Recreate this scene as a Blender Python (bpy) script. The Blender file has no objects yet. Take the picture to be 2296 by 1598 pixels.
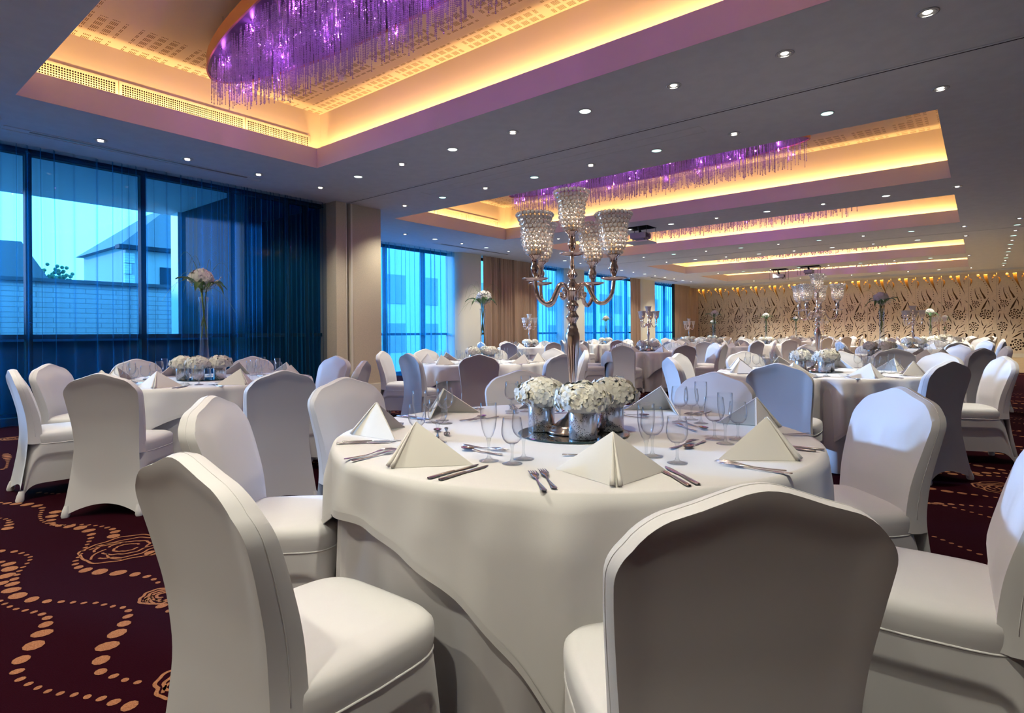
import bpy, math, random
import numpy as np
from mathutils import Vector, Matrix

random.seed(7)
SC = bpy.context.scene
COL = SC.collection
PI = math.pi
CEIL = 3.7

# ------------------------------------------------------------------ camera
cam_d = bpy.data.cameras.new('camera')
cam = bpy.data.objects.new('camera', cam_d)
COL.objects.link(cam)
F_PX, Y0, YAW, ROLL = 1301.3, 747.5, 0.6804, -0.0075
cam_d.sensor_fit = 'HORIZONTAL'
cam_d.sensor_width = 36.0
cam_d.lens = 36.0 * F_PX / 2296.0
cam_d.shift_y = -(799.0 - Y0) / 2296.0
cam_d.clip_start = 0.05
cam_d.clip_end = 300
_d = Vector((-math.sin(YAW), math.cos(YAW), 0))
_r = Vector((math.cos(YAW), math.sin(YAW), 0))
_z = Vector((0, 0, 1))
_cx = _r * math.cos(ROLL) + _z * math.sin(ROLL)
_cy = -_r * math.sin(ROLL) + _z * math.cos(ROLL)
_m = Matrix((_cx, _cy, -_d)).transposed().to_4x4()
_m.translation = Vector((0, 0, 1.17))
cam.matrix_world = _m
SC.camera = cam

# ------------------------------------------------------------------ colour management, world, sun
vs = SC.view_settings
vs.view_transform = 'Standard'
vs.look = 'None'
vs.gamma = 1.0
vs.exposure = 0.26
vs.use_curve_mapping = False
SC.cycles.max_bounces = 7
SC.cycles.diffuse_bounces = 3
SC.cycles.glossy_bounces = 3
SC.cycles.transmission_bounces = 6
SC.cycles.transparent_max_bounces = 24
SC.cycles.caustics_reflective = False
SC.cycles.caustics_refractive = False
SC.cycles.sample_clamp_indirect = 4.0
SC.cycles.blur_glossy = 0.5
SC.cycles.adaptive_threshold = 0.02

W = bpy.data.worlds.new('sky')
SC.world = W
W.use_nodes = True
_bg = W.node_tree.nodes['Background']
_bg.inputs[0].default_value = (1.0, 0.96, 0.88, 1)
_bg.inputs[1].default_value = 9.0

LIGHTS = []
def light(kind, name, loc, energy, color, rot=(0, 0, 0), **kw):
    l = bpy.data.lights.new(name, kind)
    l.energy = energy
    l.color = color
    for k, v in kw.items():
        setattr(l, k, v)
    o = bpy.data.objects.new(name, l)
    o.location = loc
    o.rotation_euler = rot
    COL.objects.link(o)
    return o

_sd = Vector((0.94, 0.32, -0.175)).normalized()
sun = light('SUN', 'sun', (-20, -8, 8), 23.0, (1.5, 0.35, 0.26), angle=math.radians(2.0))
sun.rotation_euler = _sd.to_track_quat('-Z', 'Y').to_euler()

PURPLE, COVE = 2.0, 7.6
# the five coffers of the ceiling: x0, x1, y0, y1
TRAYS = [(-7.83, -0.38, 1.46, 5.0), (-9.97, -0.38, 8.25, 12.08), (-9.97, -0.38, 13.62, 17.2),
         (-9.93, -0.38, 20.46, 24.25), (-9.9, -0.38, 25.76, 29.4)]
SETB, LIPZ, TOPZ, LEDGE = 0.17, 4.0, 4.6, 3.88
# warm strip lights lying in the coves
for (x0, x1, y0, y1) in TRAYS:
    cx, cy = (x0 + x1) / 2, (y0 + y1) / 2
    wx, wy = x1 - x0, y1 - y0
    g, k, tl = 0.045, COVE, math.radians(52)
    for (px, py, L, rz) in ((cx, y1 + g, wx, 0), (cx, y0 - g, wx, PI), (x0 - g, cy, wy, PI / 2), (x1 + g, cy, wy, -PI / 2)):
        # tilted towards the set-back wall
        light('AREA', 'cove_strip_light', (px, py, 3.93), k * L, (1.0, 0.57, 0.19), (PI - tl, 0, rz), shape='RECTANGLE', size=L, size_y=0.03)
# purple lamps among the strands of the chandeliers
CHAND = []
LEDS = []
_rl = random.Random(5)
for i, (x0, x1, y0, y1) in enumerate(TRAYS):
    cx, cy = (x0 + x1) / 2, (y0 + y1) / 2
    CHAND.append((cx, cy, 4.26, 3.08, 0.58))
    n = (34, 24, 8, 5, 4)[i]
    led = []
    for j in range(n):
        t = -0.95 + 1.9 * (j + 0.5) / n
        led.append((3.08 * t, _rl.uniform(-0.75, 0.75) * 0.58 * math.sqrt(1 - t * t), -_rl.uniform(0.03, 0.20)))
        light('POINT', 'purple_lamp', (cx + led[-1][0], cy + led[-1][1], 4.26 + led[-1][2]), PURPLE * (1.0 if i == 0 else 0.75) * 34.0 / n, (0.68, 0.17, 1.0), shadow_soft_size=0.012)
    LEDS.append(led)

# ------------------------------------------------------------------ helpers
def tag(o, label=None, cat=None, group=None, kind=None):
    if label: o['label'] = label
    if cat: o['category'] = cat
    if group: o['group'] = group
    if kind: o['kind'] = kind
    return o

def empty(name, loc=(0, 0, 0), rz=0.0):
    o = bpy.data.objects.new(name, None)
    o.empty_display_size = 0.05
    o.location = loc
    o.rotation_euler = (0, 0, rz)
    COL.objects.link(o)
    return o

def link(name, mesh, parent=None, loc=None, rz=0.0):
    o = bpy.data.objects.new(name, mesh)
    COL.objects.link(o)
    if parent is not None: o.parent = parent
    if loc is not None: o.location = loc
    if rz: o.rotation_euler = (0, 0, rz)
    return o

def copy_tree(o, parent=None):
    c = o.copy()
    COL.objects.link(c)
    c.parent = parent
    for ch in list(o.children):
        copy_tree(ch, c)
    return c

class MB:
    """collects shapes for ONE mesh"""
    def __init__(s):
        s.v = []; s.f = []; s.mi = []; s.n = 0
    def add(s, v, f, mi=0):
        v = np.asarray(v, float).reshape(-1, 3)
        s.v.append(v)
        b = s.n
        for q in f:
            s.f.append([b + i for i in q])
        s.mi.extend([mi] * len(f))
        s.n += len(v)
        return s
    def box(s, x0, x1, y0, y1, z0, z1, mi=0):
        v = [(x0, y0, z0), (x1, y0, z0), (x1, y1, z0), (x0, y1, z0), (x0, y0, z1), (x1, y0, z1), (x1, y1, z1), (x0, y1, z1)]
        f = [(3, 2, 1, 0), (4, 5, 6, 7), (0, 1, 5, 4), (1, 2, 6, 5), (2, 3, 7, 6), (3, 0, 4, 7)]
        return s.add(v, f, mi)
    def quad(s, a, b, c, d, mi=0):
        return s.add([a, b, c, d], [(0, 1, 2, 3)], mi)
    def lathe(s, prof, n=24, c=(0, 0, 0), mi=0, cap0=False, cap1=False, sx=1.0, sy=1.0):
        a = np.arange(n) * 2 * PI / n
        p = np.array(prof, float)
        v = np.zeros((len(p), n, 3))
        v[:, :, 0] = c[0] + p[:, 0:1] * np.cos(a)[None] * sx
        v[:, :, 1] = c[1] + p[:, 0:1] * np.sin(a)[None] * sy
        v[:, :, 2] = c[2] + p[:, 1:2]
        f = []
        for i in range(len(p) - 1):
            for j in range(n):
                k = (j + 1) % n
                f.append((i * n + j, i * n + k, (i + 1) * n + k, (i + 1) * n + j))
        if cap0: f.append(tuple(reversed(range(n))))
        if cap1: f.append(tuple((len(p) - 1) * n + j for j in range(n)))
        return s.add(v, f, mi)
    def tube(s, pts, r, n=8, mi=0, caps=True):
        p = np.array(pts, float)
        m = len(p)
        rr = np.full(m, r, float) if np.isscalar(r) else np.array(r, float)
        t = np.gradient(p, axis=0)
        t /= np.maximum(np.linalg.norm(t, axis=1, keepdims=True), 1e-9)
        up = np.array([0, 0, 1.0]) if abs(t[0][2]) < 0.9 else np.array([1.0, 0, 0])
        v = np.zeros((m, n, 3))
        a = np.arange(n) * 2 * PI / n
        nrm = np.cross(t[0], up); nrm /= np.linalg.norm(nrm)
        for i in range(m):
            nrm = nrm - t[i] * (nrm @ t[i])
            nrm /= max(np.linalg.norm(nrm), 1e-9)
            b = np.cross(t[i], nrm)
            v[i] = p[i] + rr[i] * (np.cos(a)[:, None] * nrm + np.sin(a)[:, None] * b)
        f = []
        for i in range(m - 1):
            for j in range(n):
                k = (j + 1) % n
                f.append((i * n + j, i * n + k, (i + 1) * n + k, (i + 1) * n + j))
        if caps:
            f.append(tuple(reversed(range(n))))
            f.append(tuple((m - 1) * n + j for j in range(n)))
        return s.add(v, f, mi)
    def grid(s, P, mi=0, wrap_u=False, flip=False):
        """P: array (rows, cols, 3)"""
        P = np.asarray(P, float)
        r, c = P.shape[:2]
        f = []
        for i in range(r - 1):
            for j in range(c if wrap_u else c - 1):
                k = (j + 1) % c
                q = (i * c + j, i * c + k, (i + 1) * c + k, (i + 1) * c + j)
                f.append(q[::-1] if flip else q)
        return s.add(P.reshape(-1, 3), f, mi)
    def sphere(s, c, r, nu=10, nv=7, mi=0, sc=(1, 1, 1)):
        v = []; f = []
        for i in range(nv + 1):
            th = PI * i / nv
            for j in range(nu):
                ph = 2 * PI * j / nu
                v.append((c[0] + r * sc[0] * math.sin(th) * math.cos(ph), c[1] + r * sc[1] * math.sin(th) * math.sin(ph), c[2] + r * sc[2] * math.cos(th)))
        for i in range(nv):
            for j in range(nu):
                k = (j + 1) % nu
                f.append((i * nu + j, (i + 1) * nu + j, (i + 1) * nu + k, i * nu + k))
        return s.add(v, f, mi)
    def mesh(s, name, mats, smooth=False):
        me = bpy.data.meshes.new(name)
        V = np.concatenate(s.v) if s.v else np.zeros((0, 3))
        me.vertices.add(len(V))
        me.vertices.foreach_set('co', V.astype(np.float32).ravel())
        ls = np.array([len(q) for q in s.f], np.int32)
        me.loops.add(int(ls.sum()))
        me.loops.foreach_set('vertex_index', np.concatenate([np.array(q, np.int32) for q in s.f]))
        me.polygons.add(len(ls))
        me.polygons.foreach_set('loop_start', np.concatenate([[0], np.cumsum(ls)[:-1]]).astype(np.int32))
        me.polygons.foreach_set('material_index', np.array(s.mi, np.int32))
        me.polygons.foreach_set('use_smooth', np.full(len(ls), bool(smooth)))
        me.update(calc_edges=True)
        me.validate()
        for m in (mats if isinstance(mats, (list, tuple)) else [mats]):
            me.materials.append(m)
        return me
    def obj(s, name, mats, parent=None, loc=None, rz=0.0, smooth=False):
        return link(name, s.mesh(name, mats, smooth), parent, loc, rz)

def bake_mods(o):
    """apply the object's modifiers once, so that copies share one finished mesh"""
    dg = bpy.context.evaluated_depsgraph_get()
    dg.update()
    me = bpy.data.meshes.new_from_object(o.evaluated_get(dg), depsgraph=dg)
    o.modifiers.clear()
    o.data = me
    return o

def catmull(pts, n=8, closed=False):
    P = [np.array(p, float) for p in pts]
    out = []
    m = len(P)
    for i in range(m if closed else m - 1):
        p0 = P[i - 1] if (i > 0 or closed) else P[i]
        p1 = P[i]; p2 = P[(i + 1) % m]
        p3 = P[(i + 2) % m] if (i + 2 < m or closed) else p2
        for k in range(n):
            t = k / n
            out.append(0.5 * ((2 * p1) + (-p0 + p2) * t + (2 * p0 - 5 * p1 + 4 * p2 - p3) * t * t + (-p0 + 3 * p1 - 3 * p2 + p3) * t ** 3))
    if not closed: out.append(P[-1])
    return np.array(out)

# ------------------------------------------------------------------ materials
def mat(name, color=(0.8, 0.8, 0.8), rough=0.6, metal=0.0, spec=0.5, emit=None, estr=0.0, **kw):
    m = bpy.data.materials.new(name)
    m.use_nodes = True
    b = m.node_tree.nodes['Principled BSDF']
    b.inputs['Base Color'].default_value = (*color, 1)
    b.inputs['Roughness'].default_value = rough
    b.inputs['Metallic'].default_value = metal
    b.inputs['Specular IOR Level'].default_value = spec
    if emit:
        b.inputs['Emission Color'].default_value = (*emit, 1)
        b.inputs['Emission Strength'].default_value = estr
    for k, v in kw.items():
        b.inputs[k].default_value = v
    return m

class NT:
    def __init__(s, m):
        s.m = m; s.t = m.node_tree; s.b = s.t.nodes.get('Principled BSDF')
        s.out = s.t.nodes['Material Output']
    def n(s, typ, **kw):
        x = s.t.nodes.new(typ)
        for k, v in kw.items(): setattr(x, k, v)
        return x
    def l(s, a, b): s.t.links.new(a, b)
    def math(s, op, a, b=None, c=None):
        x = s.n('ShaderNodeMath', operation=op)
        for i, q in enumerate((a, b, c)):
            if q is None: continue
            if hasattr(q, 'links') or hasattr(q, 'is_linked'): s.l(q, x.inputs[i])
            else: x.inputs[i].default_value = q
        return x.outputs[0]

def noise_mix(m, c1, c2, scale, detail=3.0, sc=(1, 1, 1), lo=0.4, hi=0.6, bump=0.0, bscale=None):
    T = NT(m)
    tc = T.n('ShaderNodeTexCoord')
    mp = T.n('ShaderNodeMapping')
    mp.inputs['Scale'].default_value = sc
    T.l(tc.outputs['Object'], mp.inputs[0])
    nz = T.n('ShaderNodeTexNoise')
    nz.inputs['Scale'].default_value = scale
    nz.inputs['Detail'].default_value = detail
    T.l(mp.outputs[0], nz.inputs['Vector'])
    cr = T.n('ShaderNodeValToRGB')
    cr.color_ramp.elements[0].position = lo
    cr.color_ramp.elements[1].position = hi
    cr.color_ramp.elements[0].color = (*c1, 1)
    cr.color_ramp.elements[1].color = (*c2, 1)
    T.l(nz.outputs['Fac'], cr.inputs[0])
    T.l(cr.outputs[0], T.b.inputs['Base Color'])
    if bump:
        nb = nz
        if bscale:
            nb = T.n('ShaderNodeTexNoise')
            nb.inputs['Scale'].default_value = bscale
            T.l(mp.outputs[0], nb.inputs['Vector'])
        bp = T.n('ShaderNodeBump')
        bp.inputs['Strength'].default_value = bump
        bp.inputs['Distance'].default_value = 0.004
        T.l(nb.outputs['Fac'], bp.inputs['Height'])
        T.l(bp.outputs[0], T.b.inputs['Normal'])
    return m

M = {}
M['ceiling'] = noise_mix(mat('ceiling_paint', rough=0.85, spec=0.2), (0.82, 0.82, 0.815), (0.85, 0.85, 0.845), 6)
M['fascia'] = mat('coffer_paint', (0.82, 0.76, 0.72), 0.8, spec=0.2)
M['cove'] = mat('cove_paint', (0.78, 0.70, 0.58), 0.85, spec=0.2)
M['wall_tan'] = noise_mix(mat('tan_wall_vinyl', rough=0.7, spec=0.3), (0.58, 0.50, 0.38), (0.63, 0.54, 0.41), 60, bump=0.1)
M['wall_cream'] = mat('cream_wall_paint', (0.74, 0.71, 0.60), 0.8, spec=0.2)
M['base'] = mat('cream_skirting_paint', (0.78, 0.74, 0.62), 0.5)
M['white'] = mat('white_paint', (0.78, 0.78, 0.75), 0.6)
M['dark'] = mat('dark_void', (0.012, 0.012, 0.013), 0.8)
M['black'] = mat('black_plastic', (0.02, 0.02, 0.022), 0.5)
M['frame'] = mat('dark_window_frame', (0.012, 0.018, 0.024), 0.8, spec=0.15)
M['grille'] = mat('grille_enamel', (0.78, 0.72, 0.60), 0.5)
M['chrome'] = mat('polished_metal', (0.80, 0.80, 0.80), 0.15, 1.0)
M['silver'] = mat('nickel_plate', (0.93, 0.75, 0.64), 0.17, 1.0)
M['steel'] = mat('cutlery_steel', (0.72, 0.70, 0.70), 0.16, 1.0)
M['carpet'] = noise_mix(mat('maroon_carpet', rough=1.0, spec=0.05), (0.013, 0.0004, 0.0026), (0.020, 0.0007, 0.0042), 260, bump=0.5)
M['carpet_dot'] = noise_mix(mat('tan_carpet_motif', rough=1.0, spec=0.05), (0.26, 0.105, 0.05), (0.36, 0.16, 0.08), 260, bump=0.5)
M['tile'] = mat('beige_floor_tile', (0.42, 0.30, 0.17), 0.35)

def perforated():
    m = mat('perforated_acoustic_board', (0.80, 0.72, 0.60), 0.85, spec=0.2)
    T = NT(m)
    tc = T.n('ShaderNodeTexCoord')
    sp = T.n('ShaderNodeSeparateXYZ')
    T.l(tc.outputs['Object'], sp.inputs[0])
    def band(v, per, lo, hi):
        f = T.math('FRACT', T.math('DIVIDE', T.math('ADD', v, 100 * per), per))
        return T.math('MULTIPLY', T.math('GREATER_THAN', f, lo), T.math('LESS_THAN', f, hi))
    X, Y = sp.outputs[0], sp.outputs[1]
    big = T.math('MULTIPLY', band(X, 0.60, 0.10, 0.90), band(Y, 0.60, 0.10, 0.90))
    cell = T.math('MULTIPLY', band(X, 0.12, 0.14, 0.86), band(Y, 0.12, 0.18, 0.82))
    slot = band(Y, 0.016, 0.25, 0.75)
    # the slots run along the rim of the board only
    geo = T.n('ShaderNodeAttribute'); geo.attribute_type = 'GEOMETRY'; geo.attribute_name = 'rim'
    rim = T.math('LESS_THAN', geo.outputs['Fac'], 0.72)
    k = T.math('MULTIPLY', T.math('MULTIPLY', T.math('MULTIPLY', big, cell), slot), rim)
    mx = T.n('ShaderNodeMixRGB')
    mx.inputs[1].default_value = (0.80, 0.72, 0.60, 1)
    mx.inputs[2].default_value = (0.16, 0.10, 0.05, 1)
    T.l(k, mx.inputs[0])
    T.l(mx.outputs[0], T.b.inputs['Base Color'])
    return m
M['perf'] = perforated()

def thin_glass(name, tint, refl=0.04, edge=0.5, rough=0.02, power=3.0):
    m = bpy.data.materials.new(name)
    m.use_nodes = True
    T = NT(m)
    T.t.nodes.remove(T.b)
    tr = T.n('ShaderNodeBsdfTransparent'); tr.inputs[0].default_value = (*tint, 1)
    gl = T.n('ShaderNodeBsdfGlossy'); gl.inputs['Roughness'].default_value = rough
    mx = T.n('ShaderNodeMixShader')
    lw = T.n('ShaderNodeLayerWeight'); lw.inputs[0].default_value = 0.5
    f = T.math('MULTIPLY_ADD', T.math('POWER', lw.outputs['Facing'], power), edge, refl)
    T.l(f, mx.inputs[0]); T.l(tr.outputs[0], mx.inputs[1]); T.l(gl.outputs[0], mx.inputs[2])
    T.l(mx.outputs[0], T.out.inputs[0])
    return m
M['pane'] = thin_glass('blue_tinted_glazing', (0.045, 0.335, 0.86), 0.02, 0.1)

def sheer(name, color, dens, lit, edge=0.75):
    m = bpy.data.materials.new(name)
    m.use_nodes = True
    T = NT(m)
    T.t.nodes.remove(T.b)
    tr = T.n('ShaderNodeBsdfTransparent'); tr.inputs[0].default_value = (0.97, 0.99, 1.0, 1)
    tl = T.n('ShaderNodeBsdfTranslucent'); tl.inputs[0].default_value = (*color, 1)
    df = T.n('ShaderNodeBsdfDiffuse'); df.inputs[0].default_value = (*color, 1)
    m1 = T.n('ShaderNodeMixShader'); m1.inputs[0].default_value = lit
    T.l(tl.outputs[0], m1.inputs[1]); T.l(df.outputs[0], m1.inputs[2])
    lw = T.n('ShaderNodeLayerWeight'); lw.inputs[0].default_value = 0.5
    f = T.math('MULTIPLY_ADD', T.math('POWER', lw.outputs['Facing'], 1.3), edge, dens)
    m2 = T.n('ShaderNodeMixShader')
    T.l(f, m2.inputs[0]); T.l(tr.outputs[0], m2.inputs[1]); T.l(m1.outputs[0], m2.inputs[2])
    T.l(m2.outputs[0], T.out.inputs[0])
    return m
M['sheer'] = sheer('blue_sheer_voile', (0.006, 0.17, 0.38), 0.17, 0.3)
M['sheer_lit'] = sheer('backlit_blue_voile', (0.02, 0.30, 0.56), 0.32, 0.22, 0.35)  # lighter copy of the voile, so the second bay seems to glow with daylight
M['sheer_shaded'] = sheer('shaded_blue_voile', (0.012, 0.17, 0.40), 0.30, 0.35, 0.5)  # same voile as the left curtain, made denser to imitate shade and folds
M['drape'] = mat('bronze_satin_drape', (0.40, 0.28, 0.20), 0.36, 0.3, spec=0.5)

# ------------------------------------------------------------------ room shell
XR, YB, YF = 3.6, -4.2, 32.5       # right wall, wall behind the camera, patterned wall
XL1, XL2 = -9.95, -12.72           # the two glazed walls

def struct(o):
    o['kind'] = 'structure'
    return o

# ceiling: cells of a grid that leave out the coffers and the lift openings
HOLES = [(t[0], t[1], t[2], t[3]) for t in TRAYS]
LIFTS = [(-6.72, -6.10, 12.62, 13.16), (-6.72, -6.08, 24.95, 25.52), (-5.62, -4.84, 24.66, 25.2)]
HOLES += LIFTS
xs = sorted(set([-13.2, XR + 0.2] + [h[0] for h in HOLES] + [h[1] for h in HOLES]))
ys = sorted(set([YB - 0.2, YF + 0.3] + [h[2] for h in HOLES] + [h[3] for h in HOLES]))
mb = MB()
for i in range(len(xs) - 1):
    for j in range(len(ys) - 1):
        mx_, my_ = (xs[i] + xs[i + 1]) / 2, (ys[j] + ys[j + 1]) / 2
        if any(h[0] < mx_ < h[1] and h[2] < my_ < h[3] for h in HOLES): continue
        mb.quad((xs[i], ys[j], CEIL), (xs[i], ys[j + 1], CEIL), (xs[i + 1], ys[j + 1], CEIL), (xs[i + 1], ys[j], CEIL))
mb.box(-13.3, XR + 0.3, YB - 0.3, YF + 0.4, 4.9, 5.0)
struct(mb.obj('ceiling', M['ceiling']))

for i, (x0, x1, y0, y1) in enumerate(TRAYS):
    # fascia with its lip, then the set-back upper walls and the perforated top
    mb = MB()
    t = 0.03
    for (a0, a1, b0, b1) in ((x0 - t, x0, y0 - t, y1 + t), (x1, x1 + t, y0 - t, y1 + t), (x0, x1, y0 - t, y0), (x0, x1, y1, y1 + t)):
        mb.box(a0, a1, b0, b1, CEIL + 0.002, LIPZ)
    struct(mb.obj('trim_%d' % (i + 1), M['fascia']))
    mb = MB()
    X0, X1, Y0_, Y1_ = x0 - SETB, x1 + SETB, y0 - SETB, y1 + SETB
    c = [(X0, Y0_), (X1, Y0_), (X1, Y1_), (X0, Y1_)]
    for a, b in zip(c, c[1:] + c[:1]):
        mb.quad((*a, LEDGE), (*b, LEDGE), (*b, TOPZ), (*a, TOPZ))
    for (a0, a1, b0, b1) in ((X0, x0, Y0_, Y1_), (x1, X1, Y0_, Y1_), (x0, x1, Y0_, y0), (x0, x1, y1, Y1_)):
        mb.quad((a0, b0, LEDGE), (a1, b0, LEDGE), (a1, b1, LEDGE), (a0, b1, LEDGE))
    o = mb.obj('ceiling_recess', M['cove'])
    struct(o)
    mb = MB()
    q = min((Y1_ - Y0_), (X1 - X0)) / 2
    mb.add([(X0, Y0_, 0), (X1, Y0_, 0), (X1, Y1_, 0), (X0, Y1_, 0), (X0 + q, Y0_ + q, 0), (X1 - q, Y0_ + q, 0), (X1 - q, Y1_ - q, 0), (X0 + q, Y1_ - q, 0)],
           [(1, 0, 4, 5), (2, 1, 5, 6), (3, 2, 6, 7), (0, 3, 7, 4), (5, 4, 7, 6)])
    me = mb.mesh('ceiling_board', M['perf'])
    at_ = me.attributes.new('rim', 'FLOAT', 'POINT')
    for k_ in range(8): at_.data[k_].value = 0.0 if k_ < 4 else q
    o = link('ceiling_board', me, None, (0, 0, TOPZ))
    struct(o)

# dark lift wells above the projectors
for (x0, x1, y0, y1) in LIFTS:
    mb = MB()
    c = [(x0, y0), (x1, y0), (x1, y1), (x0, y1)]
    for a, b in zip(c, c[1:] + c[:1]):
        mb.quad((*a, CEIL), (*b, CEIL), (*b, 4.3), (*a, 4.3))
    mb.quad((x0, y0, 4.3), (x1, y0, 4.3), (x1, y1, 4.3), (x0, y1, 4.3))
    struct(mb.obj('ceiling_opening', M['dark']))

# sliding-wall tracks in the ceiling
for n_, (yy, xa) in enumerate(((6.70, -9.44), (18.95, -12.0))):
    mb = MB()
    mb.box(xa, XR, yy - 0.012, yy + 0.012, CEIL - 0.004, CEIL - 0.001, 0)
    mb.box(xa, XR, yy - 0.045, yy - 0.012, CEIL - 0.006, CEIL - 0.001, 1)
    mb.box(xa, XR, yy + 0.012, yy + 0.045, CEIL - 0.006, CEIL - 0.001, 1)
    struct(mb.obj('trim_%d' % (n_ + 6), [M['dark'], M['ceiling']]))

# walls out of the picture (right, behind) and the solid parts around the glazing
mb = MB(); mb.box(XR, XR + 0.2, YB, YF, 0, CEIL); struct(mb.obj('wall_right', M['wall_tan']))
mb = MB(); mb.box(-10.2, XR, YB - 0.2, YB, 0, CEIL); struct(mb.obj('wall_back', M['wall_tan']))
mb = MB(); mb.box(-10.1, -9.64, YB, -1.7, 0, CEIL); struct(mb.obj('wall_left', M['wall_tan']))
# pier with the pocket of the sliding wall
mb = MB()
mb.box(-10.1, -9.47, 6.44, 6.665, 0, CEIL, 0)
mb.box(-12.9, -9.47, 6.79, 7.49, 0, CEIL, 0)
mb.box(-10.1, -9.70, 6.665, 6.79, 0, CEIL, 1)
mb.box(-9.70, -9.462, 6.655, 6.672, 0, CEIL, 2)
mb.box(-9.70, -9.458, 6.76, 6.80, 0, CEIL, 2)
mb.box(-9.62, -9.60, 6.665, 6.79, 0, CEIL, 3)
struct(mb.obj('wall_pier', [M['wall_tan'], M['dark'], M['grille'], M['chrome']]))
mb = MB()
mb.box(-9.47, -9.455, 6.80, 7.505, 0, 0.19)
mb.box(-12.6, -9.455, 7.49, 7.505, 0, 0.19)
mb.box(-9.47, -9.455, 6.425, 6.655, 0, 0.19)
struct(mb.obj('baseboard_left', M['base']))

# carpet and the tiled strip by the patterned wall
TILE_Y = 20.98
def carpet_mesh():
    mb = MB()
    mb.quad((-13.0, YB, 0), (XR, YB, 0), (XR, TILE_Y, 0), (-13.0, TILE_Y, 0), 0)
    rnd = random.Random(3)
    def dot(x, y, r, a=0.0, e=1.25):
        n = 10
        v = []
        for k in range(n):
            t = 2 * PI * k / n
            px, py = r * e * math.cos(t), r / e * math.sin(t)
            v.append((x + px * math.cos(a) - py * math.sin(a), y + px * math.sin(a) + py * math.cos(a), 0.0016))
        mb.add(v, [tuple(range(n))], 1)
    def trail(pts, ph=0.0, rmin=0.012, rmax=0.038, period=0.95):
        P = catmull(pts, 14)
        s = 0.0; nxt = 0.0
        for a, b in zip(P[:-1], P[1:]):
            L = np.linalg.norm(b - a)
            while nxt <= s + L and L > 1e-6:
                q = a + (b - a) * ((nxt - s) / L)
                k = 0.5 + 0.5 * math.sin(2 * PI * nxt / period + ph)
                r = rmin + (rmax - rmin) * k * k
                dot(q[0], q[1], r, rnd.uniform(0, PI), 1.08)
                nxt += 2.0 * r + 0.028
            s += L
    def ribbon(pts, w):
        P = np.array(pts)
        t = np.gradient(P, axis=0)
        t /= np.maximum(np.linalg.norm(t, axis=1, keepdims=True), 1e-9)
        nn = np.stack([-t[:, 1], t[:, 0]], 1) * w / 2
        A = np.concatenate([P + nn, np.full((len(P), 1), 0.0016)], 1)
        B = np.concatenate([P - nn, np.full((len(P), 1), 0.0016)], 1)
        mb.grid(np.stack([B, A]), 1)
    def rose(x, y, R, seed):
        q = random.Random(seed)
        for k, fr in enumerate((1.0, 0.74, 0.5, 0.28)):
            n = 5 if k < 2 else 4
            ph = q.uniform(0, 6)
            ar = 1.75 * PI if k else 2 * PI
            th = np.linspace(ph, ph + ar, 64)
            rr = R * fr * (1 + 0.11 * np.abs(np.sin(th * n / 2 + ph)) + 0.03 * np.sin(11 * th))
            ribbon(np.stack([x + rr * np.cos(th), y + rr * np.sin(th)], 1), 0.013)
        for k in range(5):
            a = q.uniform(0, 6.28)
            th = np.linspace(0, 1, 14)
            r0 = R * (0.5 + 0.45 * th)
            ribbon(np.stack([x + r0 * np.cos(a + 0.9 * th), y + r0 * np.sin(a + 0.9 * th)], 1), 0.011)
    # trails of the left part of the floor
    T = CARPET_TRAILS
    for k, pts in enumerate(T): trail(pts, k * 1.3)
    for (x, y, R, sd) in CARPET_ROSES: rose(x, y, R, sd)
    # the same motif over the rest of the floor
    keep = lambda x, y: not (-6.0 < x < -1.6 and -0.6 < y < 2.1)
    for k in range(38):
        y0 = 2.0 + k * 0.42 if k < 30 else -3.5 + (k - 30) * 0.45
        pts = []
        for j in range(34):
            x = 3.5 - j * 0.42
            pts.append((x, y0 + 0.22 * math.sin(j * 0.9 + k * 2.1) + 0.10 * math.sin(j * 2.3 + k)))
        run = []
        for p in pts:
            if keep(*p): run.append(p)
            else:
                if len(run) > 3: trail(run, k * 0.7)
                run = []
        if len(run) > 3: trail(run, k * 0.7)
    for k in range(60):
        x, y = -12 + 15.2 * ((k * 0.618) % 1), 2.2 + 0.31 * k
        if keep(x, y): rose(x, y, 0.17 + 0.07 * ((k * 0.37) % 1), k + 50)
    return mb
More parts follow.
